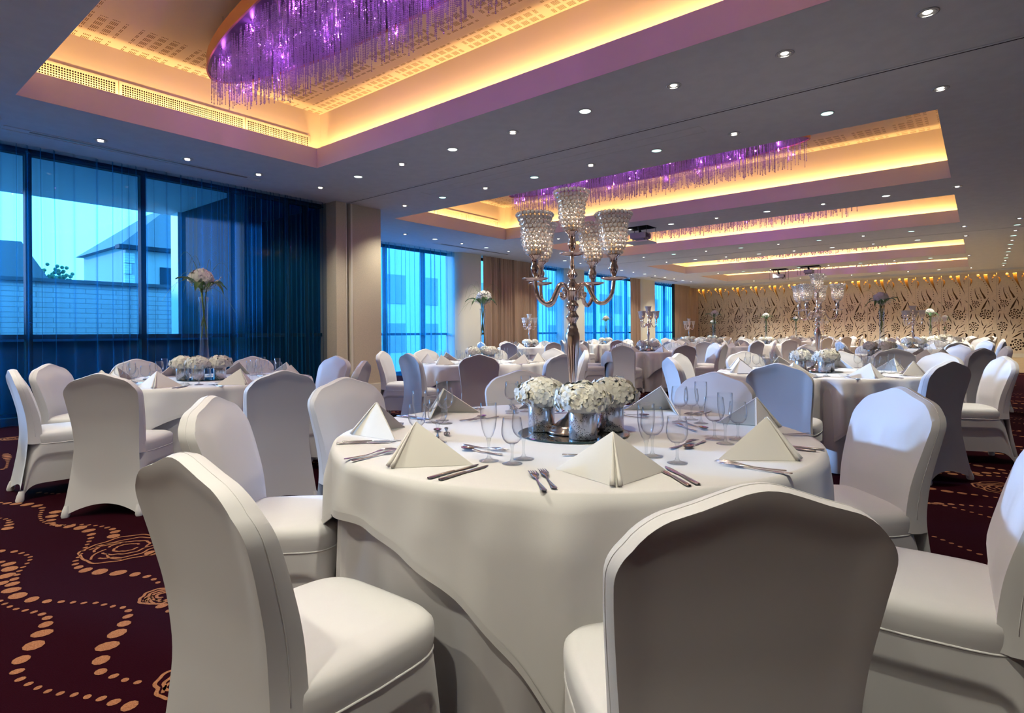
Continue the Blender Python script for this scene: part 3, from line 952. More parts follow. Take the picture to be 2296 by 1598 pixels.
    for d in ((1125, 113, 20), (1150, 150, 15), (1180, 178, 13), (1208, 210, 10), (1228, 240, 7), (1376, 113, 14), (1354, 146, 12), (1340, 180, 9), (1343, 210, 7),
              (1252, 270, 6), (1264, 305, 6), (1272, 340, 7), (1276, 378, 8), (1270, 412, 5), (1036, 300, 3), (1018, 332, 5), (1008, 365, 6), (1005, 397, 7), (1005, 427, 8), (1012, 458, 8), (1017, 488, 9), (1030, 518, 12),
              (1094, 355, 3), (1112, 390, 4), (1132, 412, 6), (1150, 440, 7), (1165, 468, 8), (1172, 505, 8), (1165, 540, 5), (1360, 720, 7), (1355, 760, 9), (1340, 800, 11), (1322, 838, 8), (1300, 865, 5),
              (1040, 1020, 13), (1032, 1058, 9), (1022, 1090, 7), (1018, 1120, 6), (1015, 1150, 5), (1370, 655, 5)):
        dot(*d)
    stroke([(1072, 318, 4), (1075, 380, 10), (1098, 440, 15), (1122, 492, 22)])
    stroke([(1148, 293, 4), (1165, 360, 14), (1205, 430, 24), (1232, 478, 32)])
    stroke([(1285, 465, 4), (1248, 530, 16), (1205, 610, 26), (1165, 668, 4)])
    stroke([(1276, 508, 16), (1290, 550, 10), (1292, 600, 3)])
    stroke([(1350, 490, 4), (1392, 525, 12)])
    stroke([(986, 570, 6), (1007, 610, 18), (1022, 655, 14)])
    rose(1085, 567, 58, 1)
    stroke([(1084, 628, 6), (1080, 665, 3)])
    stroke([(990, 695, 14), (1008, 676, 12), (1045, 668, 4)])
    rose(1235, 728, 80, 2)
    stroke([(1128, 735, 5), (1150, 745, 8)])
    stroke([(1340, 600, 5), (1350, 640, 12), (1330, 690, 18)])
    stroke([(1015, 720, 6), (1006, 770, 15), (984, 825, 4)])
    stroke([(1072, 715, 4), (1085, 770, 14), (1115, 820, 12), (1142, 870, 4)])
    stroke([(1168, 820, 4), (1180, 870, 12), (1198, 908, 14)])
    stroke([(1250, 890, 6), (1220, 930, 14), (1195, 970, 8)])
    stroke([(1345, 872, 4), (1295, 912, 13), (1240, 945, 6)])
    rose(1045, 925, 74, 3)
    stroke([(1230, 968, 13), (1218, 1005, 12), (1195, 1042, 4)])
    stroke([(1275, 1015, 4), (1325, 992, 12), (1388, 984, 4)])
    stroke([(1335, 925, 4), (1340, 965, 9)])
    stroke([(1325, 1025, 10), (1262, 1062, 22), (1200, 1098, 6)])
    stroke([(1352, 1022, 6), (1376, 1050, 28), (1368, 1095, 22)])
    rose(1270, 1205, 92, 4)
    stroke([(1058, 1130, 4), (1092, 1205, 24), (1160, 1285, 4)])
    stroke([(1120, 1050, 4), (1112, 1090, 10), (1085, 1130, 4)])
    o = bpy.data.objects.new('tmp_panel', cu)
    COL.objects.link(o)
    dg = bpy.context.evaluated_depsgraph_get(); dg.update()
    me = bpy.data.meshes.new_from_object(o.evaluated_get(dg), depsgraph=dg)
    bpy.data.objects.remove(o)
    me.materials.clear(); me.materials.append(M['panel'])
    return me
PM = panel_mesh()
me_n = 0
for k in range(18):
    x = -13.06 + 0.9537 * k + 0.22
    if x + PW > XR: break
    o = link('wall_panel', PM, None, (x, YF - 0.10, PZ0))
    o.rotation_euler = (PI / 2, 0, 0)
    tag(o, 'champagne wall panel with cut-out roses and swirls, one of the row across the far wall', 'wall panel', 'cut-out panels on the far wall')
mb = MB()
mb.box(-13.2, XR, YF, YF + 0.1, 0, CEIL)
struct(mb.obj('wall_far', M['panel_back']))
mb = MB(); mb.box(-13.2, XR, YF - 0.115, YF - 0.09, 0.0, PZ0); struct(mb.obj('baseboard_far', M['base']))
mb = MB(); mb.box(-13.2, XR, YF - 0.03, YF, PZ0 + PH - 0.06, PZ0 + PH - 0.02, 0)
tag(mb.obj('light_strip', M['panel_glow']), 'amber light strip behind the tops of the far wall panels', 'light strip')
light('AREA', 'panel_back_light', (-4.8, YF - 0.045, PZ0 + PH - 0.07), 150.0, (1.0, 0.55, 0.08), (0, 0, 0), shape='RECTANGLE', size=16.0, size_y=0.06)
mb = MB(); mb.box(-13.2, XR, YF - 1.25, YF, CEIL - 0.07, CEIL); struct(mb.obj('trim_8', M['white']))

# ------------------------------------------------------------------ crystal chandeliers
def crystal_mat():
    m = bpy.data.materials.new('crystal_bead')
    m.use_nodes = True
    T = NT(m); T.t.nodes.remove(T.b)
    tr = T.n('ShaderNodeBsdfTransparent'); tr.inputs[0].default_value = (0.95, 0.93, 1.0, 1)
    df = T.n('ShaderNodeBsdfTranslucent'); df.inputs[0].default_value = (0.76, 0.56, 0.95, 1)  # clear beads: purple lamp light is partly put in as a violet tint
    d2 = T.n('ShaderNodeBsdfDiffuse'); d2.inputs[0].default_value = (0.76, 0.56, 0.95, 1)
    gl = T.n('ShaderNodeBsdfGlossy'); gl.inputs['Roughness'].default_value = 0.08
    a = T.n('ShaderNodeMixShader'); a.inputs[0].default_value = 0.5
    T.l(df.outputs[0], a.inputs[1]); T.l(d2.outputs[0], a.inputs[2])
    b = T.n('ShaderNodeMixShader'); b.inputs[0].default_value = 0.35
    T.l(a.outputs[0], b.inputs[1]); T.l(gl.outputs[0], b.inputs[2])
    c = T.n('ShaderNodeMixShader'); c.inputs[0].default_value = 0.8
    T.l(tr.outputs[0], c.inputs[1]); T.l(b.outputs[0], c.inputs[2])
    T.l(c.outputs[0], T.out.inputs[0])
    return m
M['crystal'] = crystal_mat()
M['band'] = mat('walnut_veneer_band', (0.42, 0.20, 0.09), 0.5)
M['plate'] = mat('dark_chandelier_plate', (0.05, 0.035, 0.07), 0.4)
M['led'] = mat('magenta_led', (1, 0.2, 1), emit=(0.9, 0.12, 1.0), estr=22)
def bead(r):
    # small faceted bead: a six-sided double pyramid
    v = [(0, 0, r), (0, 0, -r)] + [(r * 0.92 * math.cos(k * PI / 3), r * 0.92 * math.sin(k * PI / 3), 0) for k in range(6)]
    f = [(0, 2 + k, 2 + (k + 1) % 6) for k in range(6)] + [(1, 2 + (k + 1) % 6, 2 + k) for k in range(6)]
    return np.array(v), f
def strand_arrays(L, r, rnd):
    bv, bf = bead(r)
    n = max(3, int(L / (2.05 * r)))
    V = []; F = []
    for i in range(n):
        s = 1.0 if i < n - 1 else 1.25
        a = rnd.uniform(0, 1)
        ca, sa = math.cos(a), math.sin(a)
        w = bv * s * rnd.choice((0.85, 1.0, 1.0))
        w = np.column_stack([w[:, 0] * ca - w[:, 1] * sa, w[:, 0] * sa + w[:, 1] * ca, w[:, 2] - r - i * 2.05 * r])
        b = len(V) * 8
        V.append(w); F += [tuple(b + q for q in t) for t in bf]
    return np.concatenate(V), F
rs = random.Random(21)
STR = []
for k in range(12):
    v, f = strand_arrays(0.30 + 0.024 * k, 0.0082, rs)
    STR.append(MB().add(v, f).mesh('crystal_strand', M['crystal']))
names = ['first', 'second', 'third', 'fourth', 'last']
for ci, (cx, cy, cz, hx, hy) in enumerate(CHAND):
    r = empty('chandelier', (cx, cy, cz))
    tag(r, ['large oval chandelier of purple-lit crystal strands in the first coffer', 'oval chandelier of purple-lit crystal strands in the second coffer',
            'oval crystal chandelier in the third coffer, behind the large projector', 'oval crystal chandelier in the fourth coffer', 'farthest crystal chandelier, mostly hidden by the ceiling'][ci], 'chandelier')
    n = 96
    ring = lambda s, z: [((hx + s) * math.cos(2 * PI * k / n), (hy + s) * math.sin(2 * PI * k / n), z) for k in range(n)]
    mb = MB(); mb.grid(np.array([ring(0, -0.02), ring(0, 0.13), ring(-0.02, 0.13), ring(-0.02, -0.02), ring(0, -0.02)]), wrap_u=True)
    mb.obj('band', M['band'], r, smooth=False)
    mb = MB(); mb.add(ring(-0.02, 0.0), [tuple(range(n))[::-1]]); mb.add(ring(-0.02, 0.02), [tuple(range(n))]); mb.obj('plate', M['plate'], r)
    for sx in (-0.72, 0.0, 0.72):
        for sy in (-0.55, 0.55):
            mb = MB(); mb.tube([(sx * hx, sy * hy, 0.02), (sx * hx, sy * hy, TOPZ - cz)], 0.003, 6)
            mb.lathe([(0.004, TOPZ - cz - 0.04), (0.012, TOPZ - cz - 0.002)], 10, c=(sx * hx, sy * hy, 0))
            mb.obj('suspension_rod', M['chrome'], r)
    rnd = random.Random(40 + ci)
    pos = []
    pitch = 0.056 if ci == 0 else (0.075 if ci == 1 else 0.11)
    nx = int(2 * hx / pitch)
    for i in range(nx + 1):
        for j in range(int(2 * hy / pitch) + 1):
            x = -hx + i * pitch + rnd.uniform(-0.02, 0.02); y = -hy + j * pitch + rnd.uniform(-0.02, 0.02)
            e = (x / (hx - 0.06)) ** 2 + (y / (hy - 0.06)) ** 2
            if e > 1 or rnd.random() < 0.12: continue
            pos.append((x, y, e))
    # the strands nearest the viewer hang as parts of their own
    pos.sort(key=lambda p: (p[0] + cx) ** 2 + (p[1] + cy) ** 2)
    nown = 100 if ci < 2 else 0
    V = []; F = []; b = 0
    for q, (x, y, e) in enumerate(pos):
        L = 0.27 + 0.22 * rnd.random() * (1.0 - 0.3 * e)
        if q < nown:
            link('crystal_strand', STR[min(11, int((L - 0.27) / 0.024) + 1)], r, (x, y, 0), rnd.uniform(0, 6))
        else:
            rr = (0.0082, 0.0105, 0.014, 0.02, 0.026)[ci]
            v, f = strand_arrays(L, rr, rnd)
            V.append(v + np.array([x, y, 0])); F += [tuple(b + k for k in t) for t in f]; b += len(v)
    o = MB().add(np.concatenate(V), F).obj('bead_curtain', M['crystal'], r)
    o['kind'] = 'stuff'
    for (lx, ly, lz) in LEDS[ci]:
        MB().sphere((lx, ly, lz - 0.02), 0.008 if ci == 0 else 0.012, 8, 6).obj('led_spot', M['led'], r)
# ------------------------------------------------------------------ covered banquet chair
def cloth(name, c, rough=0.75, sheen=0.3, bump=0.08, scale=900):
    m = mat(name, c, rough, spec=0.25)
    T = NT(m)
    T.b.inputs['Sheen Weight'].default_value = sheen
    T.b.inputs['Sheen Roughness'].default_value = 0.4
    tc = T.n('ShaderNodeTexCoord')
    nz = T.n('ShaderNodeTexNoise'); nz.inputs['Scale'].default_value = scale
    T.l(tc.outputs['Object'], nz.inputs['Vector'])
    bp = T.n('ShaderNodeBump'); bp.inputs['Strength'].default_value = bump; bp.inputs['Distance'].default_value = 0.001
    T.l(nz.outputs['Fac'], bp.inputs['Height']); T.l(bp.outputs[0], T.b.inputs['Normal'])
    return m
M['spandex'] = cloth('white_stretch_cover', (0.76, 0.745, 0.73), 0.55, 0.35)
M['cloth'] = cloth('white_table_linen', (0.80, 0.785, 0.75), 0.8, 0.2, 0.12, 500)
M['undercloth'] = cloth('white_floor_linen', (0.70, 0.675, 0.665), 0.85, 0.2, 0.12, 500)
M['napkin'] = cloth('ivory_napkin_linen', (0.92, 0.885, 0.80), 0.8, 0.2, 0.15, 700)

HZ = [(0.0, 0.242), (0.10, 0.233), (0.20, 0.224), (0.30, 0.215), (0.40, 0.207), (0.45, 0.205), (0.52, 0.207), (0.62, 0.216), (0.72, 0.227), (0.80, 0.233), (0.86, 0.234), (0.93, 0.232)]
YZ = [(0.0, -0.292), (0.15, -0.262), (0.30, -0.238), (0.45, -0.225), (0.60, -0.238), (0.75, -0.272), (0.86, -0.305), (0.93, -0.328)]
TZ = [(0.40, 0.085), (0.55, 0.080), (0.70, 0.068), (0.85, 0.056), (0.93, 0.050)]
def interp(tab, z):
    return float(np.interp(z, [t[0] for t in tab], [t[1] for t in tab]))
def smooth_tab(tab):
    z = np.linspace(tab[0][0], tab[-1][0], 80)
    v = np.interp(z, [t[0] for t in tab], [t[1] for t in tab])
    k = np.ones(9) / 9
    vp = np.concatenate([np.full(4, v[0]), v, np.full(4, v[-1])])
    return list(zip(z, np.convolve(vp, k, 'valid')))
HZ, YZ, TZ = smooth_tab(HZ), smooth_tab(YZ), smooth_tab(TZ)
def sstep(a, b, x):
    t = min(1, max(0, (x - a) / (b - a)))
    return t * t * (3 - 2 * t)
def crown(x):
    a = abs(x)
    return float(np.interp(a, [0, 0.025, 0.06, 0.10, 0.15, 0.20, 0.24], [0.930, 0.928, 0.917, 0.903, 0.889, 0.877, 0.866]))
NU, NV = 28, 26
def back_point(i, j, z0):
    u = -1 + 2 * i / NU
    v = j / NV
    v = 1 - (1 - v) ** 1.5
    xc = u * 0.232
    zt = crown(xc)
    z = z0 + (zt - z0) * v
    R = 0.085
    h = interp(HZ, min(z, 0.93))
    x = u * h
    a = (abs(u) * h - (h - R)) / R
    b = (z - (zt - R)) / R
    if a > 0 and b > 0:
        a2 = a * math.sqrt(max(0, 1 - b * b / 2)); b2 = b * math.sqrt(max(0, 1 - a * a / 2))
        x = math.copysign(h - R + R * a2, u); z = zt - R + R * b2
    return x, z, u, v
def make_chair():
    root = empty('banquet_chair')
    # backrest slab: rear sheet, front sheet and the flat edge band between them
    Z0 = 0.40
    rear = np.zeros((NV + 1, NU + 1, 3)); front = np.zeros((NV + 1, NU + 1, 3))
    for j in range(NV + 1):
        for i in range(NU + 1):
            x, z, u, v = back_point(i, j, Z0)
            y = interp(YZ, z); t = interp(TZ, z)
            edge = min((1 - abs(u)) * 0.23, (crown(x) - z))
            inset = 0.006 * sstep(0.010, 0.07, edge) * sstep(0.45, 0.62, z)
            dish = 0.012 * (1 - u * u) * sstep(0.55, 0.85, z)
            rear[j, i] = (x, y + dish + inset, z)
            puff = 0.016 * sstep(0.0, 0.10, edge) + 0.006 * (1 - u * u)
            front[j, i] = (x, y + dish * 0.4 + t + puff * sstep(0.46, 0.6, z), z)
    mb = MB()
    mb.grid(rear)                   # normals away from the seat
    mb.grid(front, flip=True)
    # the rear sheet runs on down to the arched hem
    low = np.zeros((17, NU + 1, 3))
    for i in range(NU + 1):
        u = -1 + 2 * i / NU
        sa = math.cos(u * PI / 2)
        zb = 0.078 * sa ** 0.75
        for j in range(17):
            z = Z0 + (zb - Z0) * j / 16
            k = 1 - z / Z0
            low[j, i] = (u * interp(HZ, z), interp(YZ, z) + 0.030 * sa * k, z)
    mb.grid(low, flip=True)
    br = [(j, 0) for j in range(NV + 1)] + [(NV, i) for i in range(1, NU + 1)] + [(j, NU) for j in range(NV - 1, -1, -1)]
    G = np.zeros((4, len(br), 3))
    for k, (j, i) in enumerate(br):
        G[0, k] = rear[j, i]; G[3, k] = front[j, i]
        G[1, k] = rear[j, i] * 0.67 + front[j, i] * 0.33; G[2, k] = rear[j, i] * 0.33 + front[j, i] * 0.67
    # the band swells a little outwards
    cen = G.mean(axis=(0, 1))
    for r_ in (1, 2):
        for k in range(len(br)):
            d = G[r_, k] - cen; d[1] = 0
            d /= max(np.linalg.norm(d), 1e-6)
            G[r_, k] += d * 0.005
    mb.grid(G)
    o = mb.obj('backrest', M['spandex'], root, smooth=True)
    md = o.modifiers.new('weld', 'WELD'); md.merge_threshold = 0.0006
    md = o.modifiers.new('bev', 'BEVEL'); md.width = 0.006; md.segments = 2; md.limit_method = 'ANGLE'; md.angle_limit = math.radians(50)
    md = o.modifiers.new('wn', 'WEIGHTED_NORMAL'); md.weight = 60
    bake_mods(o)
    # stitched seam round the edge band
    mid = G[1] * 0.5 + G[2] * 0.5
    pts = []
    for k in range(len(br)):
        d = mid[k] - cen; d[1] = 0; d /= max(np.linalg.norm(d), 1e-6)
        pts.append(mid[k] + d * 0.0003)
    MB().tube(pts[2:-2], 0.0010, 5).obj('seam', M['spandex'], root, smooth=True)
    # seat cushion
    n = 44
    def ring(hx, y0, y1, z, e=5.0):
        P = []
        for k in range(n):
            a = 2 * PI * k / n
            c, s = math.cos(a), math.sin(a)
            rx = math.copysign(abs(c) ** (2 / e), c); ry = math.copysign(abs(s) ** (2 / e), s)
            P.append((rx * hx * (1 - 0.045 * (ry < 0) * abs(ry)), (y0 + y1) / 2 + ry * (y1 - y0) / 2, z))
        return P
    rows = [ring(0.222, -0.21, 0.232, 0.375), ring(0.226, -0.21, 0.240, 0.395), ring(0.229, -0.21, 0.244, 0.415), ring(0.230, -0.21, 0.245, 0.440), ring(0.228, -0.21, 0.242, 0.458),
            ring(0.216, -0.205, 0.230, 0.473), ring(0.195, -0.19, 0.208, 0.483), ring(0.150, -0.16, 0.165, 0.491, 4), ring(0.08, -0.10, 0.10, 0.496, 3), ring(0.01, -0.01, 0.02, 0.497, 2)]
    mb = MB(); mb.grid(np.array(rows), wrap_u=True); mb.add(rows[-1], [tuple(range(n))])
    mb.obj('seat', M['spandex'], root, smooth=True)
    MB().tube([ring(0.2265, -0.21, 0.2405, 0.392)[k % n] for k in range(n + 1)], 0.0032, 6, caps=False).obj('piping', M['spandex'], root, smooth=True)
    # skirt stretched down to the four feet
    nr = 96
    rows = []
    for j in range(23):
        t = j / 22                      # 0 at the seat, 1 at the hem
        row = []
        for q in range(nr):
            a = 2 * PI * q / nr
            s_ = abs(math.cos(2 * a))   # 0 at the feet, 1 in mid side
            c, sn = math.cos(a), math.sin(a)
            zb = 0.108 * s_ ** 0.8
            z = 0.390 + (zb - 0.390) * t
            k = 1 - z / 0.390
            e = 5.0 + 5.0 * k
            rx = math.copysign(abs(c) ** (2 / e), c); ry = math.copysign(abs(sn) ** (2 / e), sn)
            y0, y1, hx = -0.214 - 0.072 * k, 0.240 + 0.014 * k, 0.2265 + 0.010 * k
            x = rx * hx * (1 - 0.045 * (1 - k) * (ry < 0) * abs(ry)); y = (y0 + y1) / 2 + ry * (y1 - y0) / 2
            inw = 0.028 * s_ * k
            side_u = ((a + PI / 4) % (PI / 2)) / (PI / 2)
            q_ = (abs(2 * side_u - 1.0) / 0.84) ** 3.0 + (z / 0.305) ** 3.4
            if not (sn < -0.7): inw += 0.012 * (1 - sstep(0.88, 1.04, q_))
            if abs(c) > abs(sn): x -= math.copysign(inw, c)
            else: y -= math.copysign(inw, sn)
            row.append((x, y, z))
        rows.append(row)
    MB().grid(np.array(rows), wrap_u=True, flip=True).obj('skirt', M['spandex'], root, smooth=True)
    def RB(s): return lambda z: np.array([s * interp(HZ, z), interp(YZ, z) + 0.002])
    def FB(s): return lambda z: np.array([s * 0.228, 0.246])
    # gathered foot pockets
    for (s, f) in ((-1, RB(-1)), (1, RB(1)), (-1, FB(-1)), (1, FB(1))):
        rows = []
        for z, w in ((0.0, 0.020), (0.012, 0.024), (0.045, 0.021), (0.075, 0.015)):
            c = f(z)
            d = -0.010 if c[1] > 0 else 0.010
            rows.append([(c[0] - s * 0.010 + w * math.cos(2 * PI * k / 10) * (1 + 0.12 * (k % 2)), c[1] + d + w * math.sin(2 * PI * k / 10) * (1 + 0.12 * (k % 2)), z) for k in range(10)])
        mb = MB(); mb.grid(np.array(rows), wrap_u=True); mb.add(rows[0], [tuple(range(10))[::-1]])
        mb.obj('foot_pocket', M['spandex'], root, smooth=True)
    return root
CHAIR = make_chair()
# one joined version for chairs too far off to show their parts
def joined_copy(root, name):
    V = []; F = []; b = 0
    for ch in root.children:
        me = ch.data
        co = np.zeros(len(me.vertices) * 3); me.vertices.foreach_get('co', co)
        V.append(co.reshape(-1, 3))
        F += [tuple(b + q for q in p.vertices) for p in me.polygons]; b += len(me.vertices)
    return MB().add(np.concatenate(V), F).mesh(name, CHAIR.children[0].data.materials[0], True)
FAR_CHAIR = joined_copy(CHAIR, 'banquet_chair')

# ------------------------------------------------------------------ table with its two cloths
TZ0, TR = 0.775, 0.915
def fold_sum(th, seed, base):
    rnd = random.Random(seed)
    s = np.zeros_like(th)
    for k in range(4):
        s += rnd.uniform(0.5, 1.0) * np.cos((base + k * 3 + rnd.randint(0, 2)) * th + rnd.uniform(0, 6))
    return s / 2.2
def table_meshes(seed, ang, half, ruffle=1.0):
    n = 288
    th = np.linspace(0, 2 * PI, n, endpoint=False)
    c, s = np.cos(th - ang), np.sin(th - ang)
    hang = np.minimum(half / np.maximum(np.abs(c), np.abs(s)) - TR, 0.56)
    corner = np.clip((hang - (half - TR)) / 0.4, 0, 1)
    fs = fold_sum(th, seed, 11)
    fs2 = fold_sum(th, seed + 9, 22)
    rows = []
    for r in (0.0001, 0.3, 0.6, 0.85, 0.90):
        rows.append(np.stack([r * np.cos(th), r * np.sin(th), np.full(n, TZ0)], 1))
    rows.append(np.stack([0.916 * np.cos(th), 0.916 * np.sin(th), np.full(n, TZ0 - 0.004)], 1))
    for k in range(1, 15):
        t = k / 14
        d = hang * t
        amp = (0.016 * ruffle + 0.032 * ruffle ** 0.5 * corner) * np.clip(d / 0.12, 0, 1)
        r = TR + 0.008 + 0.012 * t + amp * (0.8 * fs + 0.35 * fs2 + 0.6 * corner)
        rows.append(np.stack([r * np.cos(th), r * np.sin(th), TZ0 - 0.012 - d], 1))
    # hem
    r2 = rows[-1].copy(); r2[:, :2] *= 0.9965
    rows.append(r2)
    top = MB().grid(np.array(rows), wrap_u=True).mesh('tablecloth', M['cloth'], True)
    hem = MB().grid(np.array([rows[-2] * np.array([1.0015, 1.0015, 1]) + np.array([0, 0, 0.0]), rows[-2] * np.array([1.002, 1.002, 1]) + np.array([0, 0, 0.024])]), wrap_u=True).mesh('hem', M['cloth'], True)
    # floor length cloth
    fs = fold_sum(th, seed + 30, 9)
    fs2 = fold_sum(th, seed + 31, 17)
    rows = []
    for k in range(13):
        t = k / 12
        amp = 0.010 + 0.034 * t
        r = TR - 0.030 + 0.012 * t + amp * (fs + 0.5 * np.abs(fs2))
        rows.append(np.stack([r * np.cos(th), r * np.sin(th), np.full(n, (TZ0 - 0.02) * (1 - t) + 0.006 * t)], 1))
    und = MB().grid(np.array(rows), wrap_u=True).mesh('undercloth', M['undercloth'], True)
    return top, hem, und
TOPM = MB().lathe([(0.0, 0.765), (0.88, 0.765), (0.885, 0.75), (0.88, 0.735), (0.0, 0.735)], 48).mesh('tabletop', M['frame'])
LEGM = MB().lathe([(0.03, 0.0), (0.022, 0.02), (0.022, 0.735)], 10, cap0=True).mesh('leg', M['chrome'], True)
CL = [table_meshes(1, math.radians(-101), 1.075), table_meshes(2, math.radians(-20), 1.09, 1.6), table_meshes(3, math.radians(-33), 1.11, 2.4), table_meshes(4, math.radians(20), 1.09, 1.6)]

# ------------------------------------------------------------------ tableware
M['glass_bowl'] = thin_glass('drinking_glass', (0.992, 0.997, 0.997), 0.02, 1.0, 0.03, 3.2)
M['glass_stem'] = thin_glass('solid_glass_stem', (0.96, 0.975, 0.975), 0.07, 0.7, 0.05, 2.4)
def glass(name, bowl, stem_h, foot_r, far):
    """bowl: outer profile from the stem up"""
    r = empty(name)
    inner = [(max(0.0, p[0] - 0.0012), p[1] + (0.003 if k == 0 else 0.0)) for k, p in enumerate(bowl)][::-1]
    prof = bowl + [(bowl[-1][0] - 0.0006, bowl[-1][1] + 0.0006)] + inner
    n = 14 if far else 26
    b = MB().lathe(prof, n).obj('bowl', M['glass_bowl'], r, smooth=True)
    sp = [(0.0, 0.0), (foot_r * 0.96, 0.0), (foot_r, 0.0015), (foot_r * 0.6, 0.004), (0.0075, 0.009), (0.0042, 0.018), (0.0038, stem_h * 0.55), (0.0048, stem_h * 0.85), (0.008, stem_h + 0.002), (0.0, stem_h + 0.004)]
    MB().lathe(sp, n).obj('stem', M['glass_stem'], r, smooth=True)
    return r
GOB = [(0.006, 0.066), (0.020, 0.071), (0.031, 0.083), (0.0365, 0.100), (0.0365, 0.118), (0.034, 0.138), (0.0315, 0.156)]
GOB2 = [(0.006, 0.060), (0.018, 0.064), (0.028, 0.075), (0.0325, 0.090), (0.0325, 0.106), (0.030, 0.124), (0.028, 0.140)]
FLU = [(0.005, 0.068), (0.014, 0.080), (0.021, 0.100), (0.0255, 0.128), (0.0262, 0.155), (0.0255, 0.180)]
GL = {'wine_glass': glass('wine_glass', GOB, 0.066, 0.034, False), 'small_wine_glass': glass('small_wine_glass', GOB2, 0.060, 0.031, False), 'champagne_flute': glass('champagne_flute', FLU, 0.068, 0.031, False)}
def joined_two(root, name):
    V = []; F = []; mi = []; b = 0
    for k, ch in enumerate(root.children):
        me = ch.data
        co = np.zeros(len(me.vertices) * 3); me.vertices.foreach_get('co', co)
        V.append(co.reshape(-1, 3)); F += [tuple(b + q for q in p.vertices) for p in me.polygons]; mi += [k] * len(me.polygons); b += len(me.vertices)
    m = MB().add(np.concatenate(V), F); m.mi = mi
    return m.mesh(name, [M['glass_bowl'], M['glass_stem']], True)
GLF = {k: joined_two(v, k) for k, v in GL.items()}

def napkin():
    """folded pyramid: ridge towards the diner (-y), two wings spreading back"""
    A = np.array([0.0, -0.005, 0.158]); Fp = np.array([0.0, -0.118, 0.0])
    Lc = np.array([-0.165, 0.10, 0.0]); Rc = np.array([0.165, 0.10, 0.0])
    mb = MB()
    th = 0.006
    for C, sgn in ((Lc, -1), (Rc, 1)):
        nr = np.cross(Fp - A, C - A); nr /= np.linalg.norm(nr)
        if nr[2] < 0: nr = -nr
        rows = []
        for off in (0.0, -th):
            G = np.zeros((9, 9, 3))
            for i in range(9):
                for j in range(9):
                    u, v = i / 8, j / 8
                    p = A + (Fp - A) * v * (1 - u) + (C - A) * v * u
                    bulge = 0.010 * math.sin(PI * u) * v * (1.15 - v)
                    G[j, i] = p + nr * (bulge + off)
            rows.append(G)
        mb.grid(rows[0], flip=(sgn > 0)); mb.grid(rows[1], flip=(sgn < 0))
        e = [(rows[0][8, i], rows[1][8, i]) for i in range(9)]
        mb.grid(np.array([[q[0] for q in e], [q[1] for q in e]]))
        e = [(rows[0][j, 8], rows[1][j, 8]) for j in range(9)]
        mb.grid(np.array([[q[0] for q in e], [q[1] for q in e]]))
        # second, inner layer a little shorter
        G2 = rows[1].copy(); G2 = A + (G2 - A) * 0.965 - nr * 0.003
        mb.grid(G2, flip=(sgn > 0))
    # rolled layers along the ridge
    for dx, r0 in ((-0.006, 0.0065), (0.007, 0.0055)):
        pts = [A + (Fp - A) * t + np.array([dx * t * 1.6, 0, 0.002 + 0.004 * t]) for t in np.linspace(0.02, 1.0, 9)]
        mb.tube(pts, [r0 * (0.25 + 0.95 * t) for t in np.linspace(0, 1, 9)], 8)
    V = np.concatenate(mb.v) * np.array([0.96, 0.88, 0.80]); V[:, 2] = np.maximum(V[:, 2], 0.0)
    mb.v = [V]
    return mb.mesh('napkin', M['napkin'], True)
NAP = napkin()

